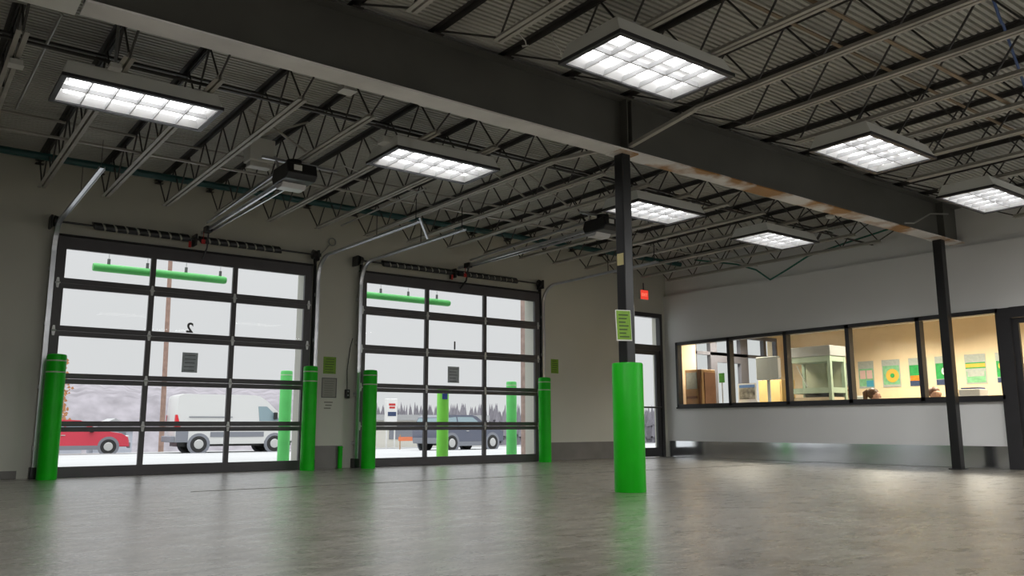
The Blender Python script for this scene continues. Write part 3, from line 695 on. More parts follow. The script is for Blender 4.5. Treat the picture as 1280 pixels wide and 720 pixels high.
build('frame', F, mat('storefront_frame', (.10, .10, .12), .4), w2)
build('pane', MB().box(SX[0], SX[1], D+.05, D+.056, .1, 2.6), M['glass'], w2)
# posters on the back wall
def poster(y1, y0, z0, z1, kind, label):
    x = OX
    t = thing('poster', (x, (y0+y1)/2, z0), label, 'poster', 'posters on the office wall')
    build('sheet', MB().box(x-.008, x, y0, y1, z0, z1), M['p_grey'], t)
    h = z1-z0; w_ = y1-y0; e = .012
    def pane(n, a, b, c, d, m, k=1):   # fractions along width from the left (high y) and height from the bottom
        build(n, MB().box(x-.008-.002*k, x-.0075, y1-w_*b, y1-w_*a, z0+h*c, z0+h*d), M[m], t)
    def disc(n, cy, cz, r, m, k, hole=None):
        mb = MB(); yc = y1-w_*cy; zc = z0+h*cz
        mb.tube([(x-.0075, yc, zc), (x-.008-.002*k, yc, zc)], r, 24); build(n, mb, M[m], t)
    if kind == 0:
        pane('colour_field', .05, .95, .08, .72, 'p_mint'); pane('picture', .1, .47, .35, .66, 'p_pink', 2); pane('picture', .53, .9, .35, .66, 'p_pink', 2); pane('footer', .5, .95, .05, .28, 'p_blue', 2)
    elif kind == 1:
        pane('colour_field', .05, .95, .1, .78, 'p_mint'); disc('ring', .56, .42, w_*.36, 'p_yellow', 2); disc('ring_centre', .56, .42, w_*.12, 'p_green', 3); pane('footer', .05, .95, .02, .1, 'p_grey', 2)
    elif kind == 2:
        pane('colour_field', .03, .97, .3, .75, 'p_green'); pane('fruit_band', .05, .95, .2, .38, 'p_orange', 2); pane('footer', .03, .97, .02, .2, 'p_navy', 2)
    elif kind == 3:
        pane('colour_field', .03, .97, .22, .76, 'p_green'); disc('badge', .6, .48, w_*.25, 'paper', 2); pane('footer', .03, .97, .02, .2, 'p_navy', 2)
    elif kind == 4:
        pane('colour_field', .03, .97, .52, .72, 'p_green'); pane('title_band', .03, .97, .56, .68, 'p_yellow', 2); pane('picture', .06, .94, .05, .42, 'p_mint', 2); pane('picture', .1, .9, .25, .45, 'p_grey', 3)
    else:
        pane('colour_field', .03, .97, .2, .72, 'p_green'); disc('flower', .32, .56, w_*.2, 'p_yellow', 2); disc('flower_centre', .32, .56, w_*.08, 'woodd', 3); disc('flower', .72, .34, w_*.2, 'p_yellow', 2); disc('flower_centre', .72, .34, w_*.08, 'woodd', 3); pane('footer', .03, .97, .02, .17, 'p_navy', 2)
s = 1.0
for (y1, y0, k, lab) in [(10.02, 9.66, 0, 'pale green poster with two pink panels, leftmost on the office wall'), (9.47, 9.07, 1, 'mint poster with a large yellow ring on the office wall'),
    (8.88, 8.49, 2, 'green poster with an orange fruit band on the office wall'), (8.33, 7.98, 3, 'green poster with a white badge, beside the slim black column'),
    (7.74, 7.34, 4, 'poster with a yellow title band, right of the slim black column'), (7.16, 6.78, 5, 'green poster with two sunflowers, rightmost through the office window')]:
    poster(y1, y0, 1.43, 2.02, k, lab)
t = thing('wall_sign', (OX, 6.3, 1.9), 'small red wall sign seen through the office door', 'sign')
build('sheet', MB().box(OX-.008, OX, 6.08, 6.5, 1.74, 1.98), M['p_pink'], t); build('printed_lines', MB().box(OX-.01, OX-.008, 6.12, 6.46, 1.88, 1.93).box(OX-.01, OX-.008, 6.12, 6.46, 1.8, 1.84), M['red'], t)
# furniture by the street window
t = thing('display_crate', (13.75, 11.5, 0), 'oak display cabinet standing in the left end of the office window', 'cabinet')
build('body', MB().box(13.42, 13.86, 11.28, 11.72, 0, 1.78), M['wood'], t, bevel=.01)
build('side_panel', MB().box(13.40, 13.42, 11.30, 11.36, 0.05, 1.76).box(13.5, 13.84, 11.262, 11.28, .05, 1.72), M['woodd'], t)
build('front_panel', MB().box(13.405, 13.42, 11.40, 11.68, 1.38, 1.72), M['p_grey'], t)
build('shelf_slot', MB().box(13.405, 13.42, 11.40, 11.68, 1.18, 1.23), M['woodd'], t)
t = thing('green_tag', (14.1, 11.3, 1.45), 'small green card standing behind the oak display cabinet', 'card')
build('card', MB().box(14.05, 14.06, 11.2, 11.34, 1.52, 1.72), M['p_green'], t); build('stand', MB().tube([(14.06, 11.27, 0.0), (14.06, 11.27, 1.52)], .01, 8).lathe([(.12, 0), (.12, .015)], (14.06, 11.27, 0), 16), M['grey'], t)
# service counter
t = thing('service_counter', (14.5, 9.5, 0), 'long counter below the office window sill', 'counter')
build('body', MB().box(14.3, 14.75, 9.2, 11.1, 0, .98), M['tan'], t); build('worktop', MB().box(14.25, 14.8, 9.15, 11.15, .98, 1.02), M['white'], t, bevel=.008)
t = thing('monitor', (14.5, 10.43, 1.02), 'grey back of a computer monitor on the office counter', 'monitor')
build('screen_back', MB().box(14.46, 14.53, 10.16, 10.70, 1.56, 2.03), M['grey'], t, bevel=.015)
build('stand', MB().box(14.48, 14.51, 10.40, 10.46, 1.03, 1.6).box(14.40, 14.60, 10.3, 10.56, 1.021, 1.035), M['grey'], t)
build('edge_strip', MB().box(14.455, 14.46, 10.10, 10.16, 1.6, 1.98), M['paper'], t)
t = thing('framed_photo', (14.42, 10.95, 1.02), 'framed landscape photograph leaning on the office counter', 'picture')
build('frame', MB().box(14.40, 14.42, 10.68, 11.13, 1.14, 1.50), M['paper'], t); build('print', MB().box(14.395, 14.40, 10.71, 11.10, 1.17, 1.41), M['photo'], t); build('print_sky', MB().box(14.394, 14.40, 10.71, 11.10, 1.41, 1.47), M['photoblue'], t)
build('easel_leg', MB().bar((14.43, 10.9, 1.3), (14.52, 10.9, 1.02), .02, .01), M['wood'], t); build('lower_edge', MB().box(14.40, 14.43, 10.66, 11.14, 1.021, 1.14), M['paper'], t)
tag(build('bowl', MB().lathe([(.03, 0), (.065, .03), (.07, .06), (.06, .055)], (14.33, 10.78, 1.021), 18), M['signblue'], smooth=True, loc=(14.33, 10.78, 1.021)), 'small dark blue bowl on the counter before the framed photo', 'bowl')
t = thing('tan_cupboard', (15.9, 11.2, 0), 'tan cupboard standing below and behind the grey monitor', 'cupboard')
build('body', MB().box(15.6, 16.1, 10.9, 11.5, 0, 1.62), M['tan'], t, bevel=.01); build('door', MB().box(15.585, 15.6, 10.93, 11.47, .1, 1.58), M['tan'], t); build('knob', MB().sphere((15.575, 11.0, .9), .018), M['galv'], t)
# glass display kiosk
t = thing('display_kiosk', (15.5, 9.95, 0), 'pale green framed glass display kiosk in the third office window pane', 'kiosk')
x0, x1, y0, y1 = 15.25, 15.75, 9.50, 10.42
P = MB()
for xx in (x0, x1):
    for yy in (y0, y1): P.box(xx-.035, xx+.035, yy-.035, yy+.035, 0, 2.22)
for z in (1.28, 1.92): P.box(x0-.02, x1+.02, y0-.03, y1+.03, z, z+.11)
build('frame', P, M['palegreen'], t); build('header', MB().box(x0-.04, x1+.04, y0-.05, y1+.05, 2.03, 2.24), M['steelp'], t, bevel=.01)
build('back_panel', MB().box(x1-.02, x1, y0, y1, .3, 2.03), mat('kiosk_back', (.27, .28, .20), .5), t); build('base', MB().box(x0, x1, y0, y1, 0, 1.2), mat('kiosk_base', (.36, .30, .21), .5), t)
build('side_glass', MB().box(x0-.005, x0, y0, y1, 1.39, 1.92), M['glass2'], t)
build('white_strut', MB().bar((x0+.04, y1-.14, 1.86), (x0+.08, y1-.33, 1.42), .05, .01), M['paper'], t)
t = thing('wall_panel', (OX, 9.9, 1.2), 'dark grey panel on the office wall beside the kiosk', 'panel')
build('panel', MB().box(OX-.05, OX, 10.12, 10.55, 1.5, 2.0), M['grey'], t, bevel=.01); build('shelf', MB().box(OX-.2, OX, 10.1, 10.6, 1.38, 1.42), M['woodd'], t)
# seated people, mostly below the sill
def person(x, y, rz, hairm, shirtm, label, long_hair=False):
    t = thing('person', (x, y, 0), label, 'person', None)
    t.rotation_euler.z = rz; WL[t.name] = Vector((0, 0, 0))
    sk = [((0, 0, .50), .15), ((0, .02, .68), .135), ((0, .03, .86), .155), ((0, .02, .99), .12), ((0, .02, 1.045), .055), ((0, .0, 1.09), .058), ((0, -.02, 1.165), .108), ((0, -.01, 1.25), .092),
          ((.19, .03, .95), .062), ((.235, -.02, .70), .045), ((.17, -.24, .66), .036), ((.15, -.33, .66), .03),
          ((-.19, .03, .95), .062), ((-.235, -.02, .70), .045), ((-.17, -.24, .66), .036), ((-.15, -.33, .66), .03),
          ((.10, -.04, .50), .10), ((.12, -.44, .50), .068), ((.12, -.44, .10), .045), ((.12, -.58, .04), .038),
          ((-.10, -.04, .50), .10), ((-.12, -.44, .50), .068), ((-.12, -.44, .10), .045), ((-.12, -.58, .04), .038)]
    ed = [(0,1),(1,2),(2,3),(3,4),(4,5),(5,6),(6,7),(3,8),(8,9),(9,10),(10,11),(3,12),(12,13),(13,14),(14,15),(0,16),(16,17),(17,18),(18,19),(0,20),(20,21),(21,22),(22,23)]
    me = bpy.data.meshes.new('body'); me.from_pydata([a for a, _ in sk], ed, []); o = bpy.data.objects.new('body', me); COL.objects.link(o); o.parent = t
    mo = o.modifiers.new('skin', 'SKIN'); mo.use_smooth_shade = True
    for i, (_, r) in enumerate(sk): me.skin_vertices[0].data[i].radius = (r, r)
    me.skin_vertices[0].data[0].use_root = True
    sb = o.modifiers.new('sub', 'SUBSURF'); sb.levels = 2; sb.render_levels = 2
    me.materials.append(M['skin'])
    build('hair', MB().sphere((0, .022, 1.205), .105, (.92, 1.02, .98), 18, 12), hairm, t, smooth=True)
    if long_hair: build('hair', MB().tube([(0, .10, 1.26), (0, .15, 1.22), (0, .155, 1.1), (0, .13, 1.0)], [.035, .05, .04, .015], 10), hairm, t, smooth=True)
    for s_ in (-1, 1): build('eye', MB().sphere((s_*.032, -.093, 1.18), .010), M['woodd'], t)
    build('mouth', MB().sphere((0, -.088, 1.108), .018, (1.2, .45, .3)), M['lips'], t)
    build('nose', MB().sphere((0, -.103, 1.145), .015, (.8, 1.1, 1.4)), M['skin'], t)
    for s_ in (-1, 1): build('ear', MB().sphere((s_*.088, .0, 1.155), .024, (.4, .8, 1.2)), M['skin'], t)
    build('shirt', MB().lathe([(.165, .54), (.17, .66), (.185, .86), (.168, .97), (.115, 1.025), (.07, 1.06)], (0, .025, 0), 20), shirtm, t, smooth=True)
    for s_ in (-1, 1):
        build('sleeve', MB().tube([(s_*.13, .03, .97), (s_*.2, .03, .93), (s_*.24, -.02, .72)], [.085, .084, .062], 12), shirtm, t, smooth=True)
        build('trouser_leg', MB().tube([(s_*.09, .02, .505), (s_*.11, -.2, .51), (s_*.12, -.44, .50), (s_*.12, -.46, .44), (s_*.12, -.44, .12)], [.118, .10, .085, .078, .06], 12), M['trousers'], t, smooth=True)
        hd = MB()
        for k in range(4): hd.tube([(s_*.15+(k-1.5)*.017, -.33, .665), (s_*.15+(k-1.5)*.019, -.385, .668), (s_*.15+(k-1.5)*.019, -.42-.008*(1-abs(k-1.5)), .65)], [.0095, .009, .007], 6)
        hd.tube([(s_*.12, -.32, .66), (s_*.095, -.36, .655), (s_*.09, -.385, .648)], [.011, .010, .008], 6)
        build('hand', hd, M['skin'], t, smooth=True)
        build('shoe', MB().tube([(s_*.12, -.40, .045), (s_*.12, -.52, .04), (s_*.12, -.64, .03)], [.05, .048, .03], 10), M['black'], t, smooth=True)
    c = thing('office_chair', (x, y, 0), 'black office chair under ' + ('the seated person with tied brown hair' if long_hair else 'the seated person with auburn hair'), 'chair', None)
    c.rotation_euler.z = rz; WL[c.name] = Vector((0, 0, 0))
    build('seat', MB().box(-.24, .24, -.26, .22, .34, .395), M['black'], c, bevel=.02)
    build('backrest', MB().box(-.2, .2, .21, .25, .5, .92), M['black'], c, bevel=.02)
    build('back_support', MB().bar((0, .2, .36), (0, .235, .55), .05, .02), M['black'], c)
    build('gas_post', MB().tube([(0, 0, .08), (0, 0, .34)], .025, 10), M['black'], c)
    for k in range(5):
        a = 2*PI*k/5+.3; build('leg', MB().bar((0, 0, .09), (.26*math.cos(a), .26*math.sin(a), .06), .04, .025).sphere((.26*math.cos(a), .26*math.sin(a), .03), .03, n=8, m=6), M['black'], c)
person(14.55, 8.20, PI*.15, M['hair'], M['shirt'], 'seated person with tied brown hair, head showing just above the sill', True)
person(14.95, 7.28, -PI*.1, M['hair2'], M['shirt2'], 'seated person with auburn hair, head beside the slim black column')
t = thing('back_credenza', (16.9, 8, 0), 'low pale credenza against the poster wall', 'cabinet')
build('body', MB().box(16.75, 17.19, 6.6, 10.0, 0, 1.08), M['beige'], t); build('top', MB().box(16.72, 17.19, 6.58, 10.02, 1.08, 1.11), M['tan'], t)
t = thing('desk_tray', (16.95, 9.75, 1.11), 'grey paper tray under the leftmost poster', 'tray')
build('tray', MB().box(16.8, 17.1, 9.62, 9.98, 1.112, 1.24), M['p_grey'], t, bevel=.01); build('papers', MB().box(16.82, 17.08, 9.65, 9.95, 1.24, 1.262), M['paper'], t)
t = thing('desk_printer', (14.52, 6.44, 0), 'small white printer on a stand right of the slim black column', 'printer')
build('stand', MB().box(14.35, 14.7, 6.25, 6.62, 0, 1.05), M['tan'], t); build('printer_body', MB().box(14.36, 14.69, 6.27, 6.61, 1.052, 1.22), M['white'], t, bevel=.02); build('paper_tray', MB().box(14.4, 14.65, 6.3, 6.58, 1.22, 1.245), M['signblue'], t)

# ------------------------------------------------------------------ outside
gm = MB()
ygr = [(D+.28, -.01), (18, -.01), (24, -.22), (30, -.36), (36, -.42), (44, -.6), (60, -1.2), (160, -4.0)]
for (ya, za), (yb, zb) in zip(ygr, ygr[1:]): gm.add([(-80, ya, za), (180, ya, za), (180, yb, zb), (-80, yb, zb)], [(0, 1, 2, 3)])
struct('ground_outside', gm, M['snow'])
rd = MB().add([(-80, 35.2, -.405), (180, 35.2, -.405), (180, 38.6, -.47), (-80, 38.6, -.47)], [(0, 1, 2, 3)])
struct('road', rd, M['asphalt'])
struct('path_outside', MB().box(0, 16, D+.28, 14.6, -.05, -.004), M['apron'])
# distant wooded slope
hl = MB(); n = 160
for j, (dist, k) in enumerate(((62, 0), (70, .62), (78, .90), (92, 1.0))):
    for i in range(n):
        az = math.radians(-12+.5*i); x, y = dist*math.sin(az), dist*math.cos(az); d_ = math.degrees(az)
        e = .052-.0006*max(0, d_-10) if d_ < 24 else max(.004, .042-.010*(d_-24))
        hl.v.append((x, y, -2.6 if j == 0 else .63+dist*e*k*(1+.06*math.sin(i*1.7+j)+.05*math.sin(i*.6))))
for j in range(3):
    for i in range(n-1): hl.f.append((j*n+i, j*n+i+1, (j+1)*n+i+1, (j+1)*n+i))
struct('hill', hl, M['hill'], smooth=True)
tr = MB()
def skyline(x, y):   # height of the tree tops above eye level, by bearing
    az = math.degrees(math.atan2(x, y))
    if az < 26: return .058 - .0006*max(0, az-10)
    return .030 - .0002*(az-26)
for i in range(560):
    azd = R.uniform(25, 62)
    az = math.radians(azd); dist = R.uniform(58, 74)
    x, y = dist*math.sin(az), dist*math.cos(az)
    top = .63+dist*skyline(x, y)*R.uniform(.6, 1.0)*(1 if azd > 24 else 1.04)
    base = -2.2; h = top-base; r = R.uniform(.35, .8)
    for q in range(4):
        z0 = base+h*.22*q; rr = r*(1-.2*q); o = len(tr.v); nn = 7
        for k in range(nn): a_ = 2*PI*k/nn+R.random(); tr.v.append((x+rr*math.cos(a_), y+rr*math.sin(a_), z0+.2+R.uniform(-.1, .1)))
        tr.v.append((x+R.uniform(-.1, .1), y, min(top, z0+h*.42)))
        for k in range(nn): tr.f.append((o+k, o+(k+1) % nn, o+nn))
tag(build('tree_line', tr, M['conifer'], loc=(40, 90, 0)), 'hazy grey line of trees on the slope far outside', 'trees', kind='stuff')

def wheel(parent, x, y, r, w_, hubm):
    wo = build('wheel', MB().tube([(x, y-w_/2, r), (x, y-w_*.35, r), (x, y+w_*.35, r), (x, y+w_/2, r)], [r*.9, r, r, r*.9], 22), M['rubber'], parent, smooth=True)
    s = -1 if y < 0 else 1
    build('wheel_hub', MB().tube([(x, y+s*(w_/2-.02), r), (x, y+s*(w_/2+.012), r)], [r*.62, r*.5], 16), hubm, wo, smooth=True)
def body_shell(prof, hw, taper, z1, zt):
    """side outline swept across the width, narrowing above z1"""
    mb = MB(); n = len(prof)
    def half(z): return hw-taper*max(0, min(1, (z-z1)/(zt-z1)))
    for s in (-1, -.92, .92, 1):
        for x, z in prof:
            k = .985 if abs(s) == 1 else 1.0
            cx = 0
            mb.v.append((x*k, s*half(z), z if abs(s) < 1 else .03+z*.985))
    for j in range(3):
        for i in range(n): mb.f.append((j*n+i, j*n+(i+1) % n, (j+1)*n+(i+1) % n, (j+1)*n+i))
    mb.f.append(tuple(reversed(range(n)))); mb.f.append(tuple(range(3*n, 4*n)))
    return mb, half
def vehicle(name, loc, rz, label, cat, bodym, prof, hw, taper, z1, zt, wheels, wr, glassp, wind, extra):
    t = thing(name, loc, label, cat); t.rotation_euler.z = rz; WL[t.name] = Vector((0, 0, 0))
    mb, half = body_shell(prof, hw, taper, z1, zt)
    build('body', mb, bodym, t, smooth=True)
    for x in wheels:
        for s in (-1, 1):
            build('wheel_arch', MB().tube([(x, s*(hw-.06), wr), (x, s*(hw+.008), wr)], wr*1.28, 22), M['cargrey'], t, smooth=True)
            wheel(t, x, s*(hw-.09), wr, .23, M['hub'])
    for poly in glassp:
        for s in (-1, 1):
            g_ = MB(); o = len(g_.v)
            for d_ in (.004, .012):
                for x, z in poly: g_.v.append((x, s*(half(z)+d_), z))
            n = len(poly)
            g_.f += [(i, (i+1) % n, n+(i+1) % n, n+i) for i in range(n)] + [tuple(range(n)), tuple(range(n, 2*n))]
            build('side_window', g_, M['carglass'], t)
    for (xa, za, xb, zb) in wind:
        d_ = Vector((za-zb, 0, xb-xa)).normalized()*.012
        if d_.z < 0: d_ = -d_
        w1_, w2_ = half(za)*.88, half(zb)*.86
        vs = [(xa, -w1_, za), (xa, w1_, za), (xb, w2_, zb), (xb, -w2_, zb)]
        g_ = MB().add(vs + [(v[0]+d_.x, v[1], v[2]+d_.z) for v in vs], [(0,1,2,3),(4,5,6,7),(0,1,5,4),(1,2,6,5),(2,3,7,6),(3,0,4,7)])
        build('windscreen', g_, M['carglass'], t)
    extra(t, half, hw)
    return t
def van_extra(t, half, hw):
    for s in (-1, 1):
        build('taillight', MB().add([(-2.45, s*(hw+.004), 1.02), (-2.26, s*(hw+.004), 1.02), (-2.38, s*(hw-.03), 1.5), (-2.46, s*(hw-.03), 1.5), (-2.47, s*(hw-.16), 1.02), (-2.46, s*(hw-.18), 1.5)], [(0,1,2,3),(0,3,5,4)]), M['lamp_red'], t)
        build('lower_cladding', MB().box(-1.1, 1.05, s*hw, s*(hw+.015), .62, .82), M['cargrey'], t)
        build('rear_cladding', MB().box(-2.42, -1.95, s*hw, s*(hw+.012), .42, .92), M['cargrey'], t)
        build('sliding_rail', MB().box(-1.95, -.25, s*(hw-.03), s*(hw-.005), 1.40, 1.435), M['cargrey'], t)
        build('mirror', MB().box(1.42, 1.55, s*(hw+.0), s*(hw+.2), 1.32, 1.62), M['black'], t, bevel=.03)
        build('headlight', MB().box(2.2, 2.42, s*(hw-.3), s*(hw-.005), 1.0, 1.22), M['hub'], t, bevel=.03)
        build('sill', MB().box(-1.1, 1.08, s*(hw-.1), s*(hw+.005), .34, .46), M['vanw'], t)
    build('bumper', MB().box(-2.6, -2.42, -.95, .95, .42, .66), M['cargrey'], t, bevel=.03)
    build('bumper', MB().box(2.36, 2.54, -.96, .96, .36, .80), M['cargrey'], t, bevel=.04)
    build('underbody', MB().box(-2.3, 2.3, -.7, .7, .25, .5), M['black'], t)
vp = [(-2.44, .42), (-2.46, .95), (-2.42, 2.14), (-2.36, 2.28), (-2.2, 2.33), (.65, 2.33), (.9, 2.28), (1.15, 2.12), (1.78, 1.52), (2.15, 1.38), (2.38, 1.18), (2.46, .9), (2.48, .42)]
vehicle('cargo_van', (11.86, 35.19, -.40), -.07, 'white high-roof cargo van parked outside the left glass door', 'van', M['vanw'], vp, .98, .12, 1.1, 2.33, (-1.53, 1.52), .34,
        [[(.85, 1.26), (.80, 1.86), (1.16, 1.86), (1.62, 1.42), (1.70, 1.26)]], [(1.18, 2.09, 1.78, 1.53)], van_extra)
def car_extra(t, half, hw, q=1.):
    for s in (-1, 1):
        build('taillight', MB().box(-2.2*q, -2.02*q, s*(hw-.25), s*(hw+.003), .72, .92), M['lamp_red'], t, bevel=.02)
        build('headlight', MB().box(2.0*q, 2.16*q, s*(hw-.32), s*(hw-.01), .62, .78), M['hub'], t, bevel=.02)
        build('rocker_panel', MB().box(-1.05*q, 1.05*q, s*(hw-.08), s*(hw+.006), .2, .38), M['cargrey'], t)
        build('mirror', MB().box(.62*q, .78*q, s*(hw-.02), s*(hw+.16), .93, 1.08), M['black'], t, bevel=.03)
        build('door_handle', MB().box(-.45*q, -.28*q, s*(hw-.01), s*(hw+.02), .80, .83), M['hub'], t)
    build('bumper', MB().box(-2.25*q, -2.1*q, -.8, .8, .3, .55), M['cargrey'], t, bevel=.03); build('bumper', MB().box(2.1*q, 2.24*q, -.8, .8, .26, .5), M['cargrey'], t, bevel=.03)
cp = [(-2.18, .32), (-2.22, .75), (-2.1, .98), (-1.5, 1.05), (-.95, 1.40), (-.4, 1.46), (.25, 1.43), (.95, 1.02), (1.9, .86), (2.15, .7), (2.2, .32)]
vehicle('red_car', (6.75, 40.25, -.53), -.20, 'red car parked outside behind the left bollard', 'car', M['carred'], cp, .88, .18, .95, 1.46, (-1.4, 1.38), .33,
        [[(-1.25, 1.06), (-.88, 1.34), (-.35, 1.38), (-.35, 1.05)], [(-.28, 1.05), (-.28, 1.38), (.18, 1.35), (.7, 1.05)]], [(.30, 1.40, .92, 1.05), (-.98, 1.37, -1.46, 1.07)], car_extra)
def suv_extra(t, half, hw):
    car_extra(t, half, hw, .845)
    build('front_grille', MB().box(1.82, 1.87, -.5, .5, .5, .7), M['black'], t)
sp = [(-1.88, .36), (-1.92, .80), (-1.85, .98), (-1.68, 1.38), (-1.4, 1.47), (.1, 1.47), (.36, 1.41), (.9, 1.0), (1.66, .90), (1.86, .74), (1.88, .36)]
vehicle('parked_suv', (19.94, 30.15, -.38), .16, 'dark blue-grey car parked outside the right glass door', 'car', M['cardark'], sp, .86, .15, .9, 1.47, (-1.19, 1.17), .33,
        [[(-1.64, 1.0), (-1.5, 1.35), (-.86, 1.39), (-.86, .98)], [(-.79, .98), (-.79, 1.39), (.10, 1.39), (.64, 1.0), (.64, .98)]], [(.40, 1.38, .86, 1.04), (-1.71, 1.34, -1.83, 1.02)], suv_extra)
for hx, hy, lab in ((8.6, 56, 'small pale snowy-roofed house on the slope above the red car'), (11.6, 57, 'small pale snowy-roofed house on the slope between red car and van')):
    t = thing('hillside_house', (hx, hy, -.9), lab, 'house')
    build('walls', MB().box(hx-1.1, hx+1.1, hy-1, hy+1, -1.6, .55), mat('house_wall', (.42, .44, .50), .8), t)
    build('roof', MB().prism([(hx-1.3, .5), (hx+1.3, .5), (hx, 1.15)], 'y', hy-1.2, hy+1.2), M['snow'], t)
    for k in (-.6, .5): build('window', MB().box(hx+k-.2, hx+k+.2, hy-1.03, hy-1, -.1, .3), M['cargrey'], t)
t = thing('utility_pole', (11.5, 45, -.7), 'brown wooden utility pole far outside the left glass door', 'utility pole')
build('pole', MB().tube([(11.6, 45, -.8), (11.3, 44.6, 12.0)], [.13, .10], 10), M['bark'], t, smooth=True)
build('crossarm', MB().bar((10.4, 44.6, 11.4), (12.2, 44.6, 11.4), .1, .1), M['bark'], t)
# orange-leaved small tree
t = thing('small_tree', (6.9, 45, -.65), 'small bare tree with orange leaves outside, left in the left door', 'tree')
tk = MB().tube([(6.9, 45, -.7), (6.95, 45, .9), (6.85, 45, 2.2), (6.95, 45, 3.75)], [.09, .07, .045, .015], 8); lf = MB()
for i in range(16):
    z = R.uniform(.5, 2.3); a = R.uniform(0, 2*PI); l = R.uniform(.4, 1.0)
    e = (6.9+l*math.cos(a), 45+l*math.sin(a), z+l*.7); tk.tube([(6.9, 45, z), e], [.03, .008], 5)
    for k in range(14):
        q = R.uniform(.35, 1.05); c = (6.9+(e[0]-6.9)*q+R.uniform(-.15, .15), 45+(e[1]-45)*q+R.uniform(-.15, .15), z+(e[2]-z)*q+R.uniform(-.15, .15)); r_ = R.uniform(.04, .09)
        lf.add([(c[0]-r_, c[1], c[2]), (c[0], c[1]-r_*.4, c[2]+r_*1.2), (c[0]+r_, c[1], c[2]), (c[0], c[1]+r_*.4, c[2]-r_*.6)], [(0, 1, 2, 3)])
for k in range(12):
    c = (6.93+R.uniform(-.12, .12), 45+R.uniform(-.1, .1), R.uniform(3.0, 3.9)); r_ = .09; lf.add([(c[0]-r_, c[1], c[2]), (c[0], c[1]-.04, c[2]+r_), (c[0]+r_, c[1], c[2]), (c[0], c[1]+.04, c[2]-r_)], [(0, 1, 2, 3)])
build('trunk', tk, M['bark'], t); build('leaves', lf, M['orange'], t)
t = thing('roadside_sign', (19.8, 35.8, -.4), 'white roadside sign with red lettering outside the right door', 'sign')
build('panel', MB().box(19.42, 20.02, 35.7, 35.9, .55, 1.95), M['white'], t, bevel=.02)
for xx in (19.5, 19.94): build('post', MB().tube([(xx, 35.8, -.45), (xx, 35.8, .56)], .04, 8), M['white'], t)
build('lettering', MB().box(19.55, 19.9, 35.69, 35.70, 1.62, 1.72).box(19.58, 19.88, 35.69, 35.70, 1.48, 1.57), M['red'], t); build('price_panel', MB().box(19.5, 19.95, 35.688, 35.70, 1.12, 1.32), M['p_navy'], t)
t = thing('low_building', (26, 44, -.9), 'low pale building with a flat snowy roof far outside', 'building')
build('walls', MB().box(22.6, 30.4, 43, 47, -1, .98), mat('far_wall', (.6, .58, .52), .8), t); build('roof', MB().box(22.4, 30.6, 42.8, 47.2, .98, 1.3), M['snow'], t); build('windows', MB().box(23.6, 26.2, 42.97, 43, -.1, .7), M['cargrey'], t)
t = thing('safety_fence', (19.5, 33, -.4), 'orange plastic barrier along the road outside the right door', 'barrier')
build('mesh_panel', MB().box(18.6, 21.2, 33.0, 33.03, -.02, .16), mat('barrier_orange', (.75, .22, .10), .6), t)
for xx in (18.7, 19.9, 21.1): build('post', MB().tube([(xx, 33.05, -.45), (xx, 33.05, .25)], .025, 8), M['wood'], t)
t = thing('light_pole', (25.2, 40, -.6), 'thin pale lamp post far outside the right glass door', 'lamp post')
build('pole', MB().tube([(25.2, 40, -.7), (25.2, 40, 2.0)], .05, 8), M['hub'], t); build('lamp_head', MB().sphere((25.2, 40, 0.35), .28, n=10, m=6), M['white'], t)

# ------------------------------------------------------------------ light
wd = bpy.data.worlds.new('overcast'); sc.world = wd; wd.use_nodes = True
wn = wd.node_tree; bg = wn.nodes['Background']; bg.inputs['Color'].default_value = (.985, .99, 1., 1)
tc = wn.nodes.new('ShaderNodeTexCoord'); sx = wn.nodes.new('ShaderNodeSeparateXYZ'); cl = wn.nodes.new('ShaderNodeClamp'); ml = wn.nodes.new('ShaderNodeMath')
ml.operation = 'MULTIPLY_ADD'; ml.inputs[1].default_value = 4.6; ml.inputs[2].default_value = .735      # overcast sky, brighter towards the zenith
wn.links.new(tc.outputs['Generated'], sx.inputs[0]); wn.links.new(sx.outputs['Z'], cl.inputs['Value']); pz = wn.nodes.new('ShaderNodeMath'); pz.operation = 'POWER'; pz.inputs[1].default_value = 3; wn.links.new(cl.outputs[0], pz.inputs[0]); wn.links.new(pz.outputs[0], ml.inputs[0]); wn.links.new(ml.outputs[0], bg.inputs['Strength'])
def lamp(name, kind, loc, rot, energy, color=(1, 1, 1), **k):
    l = bpy.data.lights.new(name, kind); l.energy = energy; l.color = color
    for a, v in k.items(): setattr(l, a, v)
    o = bpy.data.objects.new(name, l); o.location = loc; o.rotation_euler = rot; COL.objects.link(o); return o
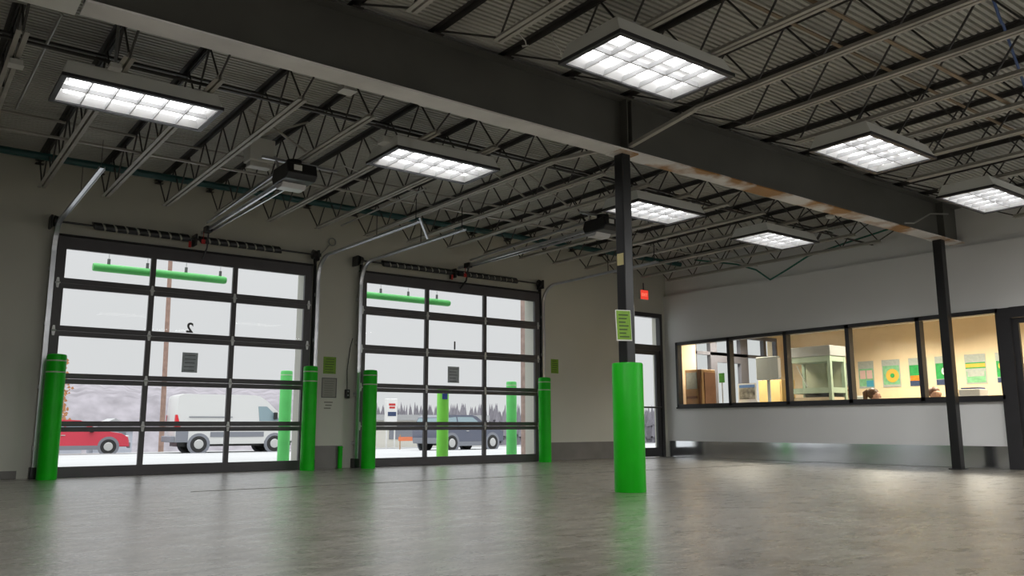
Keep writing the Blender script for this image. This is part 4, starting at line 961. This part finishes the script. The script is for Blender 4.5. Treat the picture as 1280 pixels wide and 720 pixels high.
for x, y, pw in [(1.6, 4.3, 60), (1.6, 1.2, 60), (4.7, 1.2, 28), (8.1, 1.2, 34), (11, 1.2, 90), (1.6, -1.5, 60), (6.4, -1.5, 40), (11, -1.5, 100)]:  # unseen fill lamps added out of view to brighten the bay, power set one by one
    lamp('bay_fill', 'AREA', (x, y, 3.43), (0, 0, 0), pw, (1, 1, .985), shape='RECTANGLE', size=1.2, size_y=.6, spread=math.radians(180))
for x, y in FIX:     # the downward beam of each louvered fixture
    lamp('fixture_beam', 'AREA', (x, y, ZL-.014), (0, 0, 0), 25, (1, 1, .985), shape='RECTANGLE', size=1.18, size_y=.58, spread=math.radians(136))
for x, y in ((14.6, 11.3), (15.6, 8.7), (15.65, 7.0), (15.65, 4.9)):
    lamp('office_light', 'AREA', (x, y, OZ-.02), (0, 0, 0), 105, (1, .90, .74), shape='RECTANGLE', size=1.2, size_y=.6, spread=math.radians(152))

# ------------------------------------------------------------------ camera
cam = bpy.data.cameras.new('camera'); co = bpy.data.objects.new('camera', cam); COL.objects.link(co); sc.camera = co
yaw, pitch, roll, f, h = .64767, .165607, -.0020315, 1033.359, .62696
F_ = Vector((math.sin(yaw)*math.cos(pitch), math.cos(yaw)*math.cos(pitch), math.sin(pitch)))
Rt = Vector((math.cos(yaw), -math.sin(yaw), 0)); U = Rt.cross(F_)
Rt, U = Rt*math.cos(roll)+U*math.sin(roll), U*math.cos(roll)-Rt*math.sin(roll)
mw = Matrix((Rt, U, -F_)).transposed().to_4x4(); mw.translation = (0, 0, h); co.matrix_world = mw
cam.sensor_fit = 'HORIZONTAL'; cam.sensor_width = 36; cam.lens = f*36/1280; cam.clip_start = .05; cam.clip_end = 500
vs = sc.view_settings; sc.display_settings.display_device = 'sRGB'; vs.view_transform = 'Standard'; vs.look = 'None'; vs.exposure = 0.; vs.gamma = 1.; vs.use_curve_mapping = False
sc.cycles.max_bounces = 10; sc.cycles.diffuse_bounces = 5; sc.cycles.transparent_max_bounces = 16
sc.cycles.use_denoising = True; sc.cycles.caustics_reflective = False; sc.cycles.caustics_refractive = False; sc.cycles.sample_clamp_indirect = 6
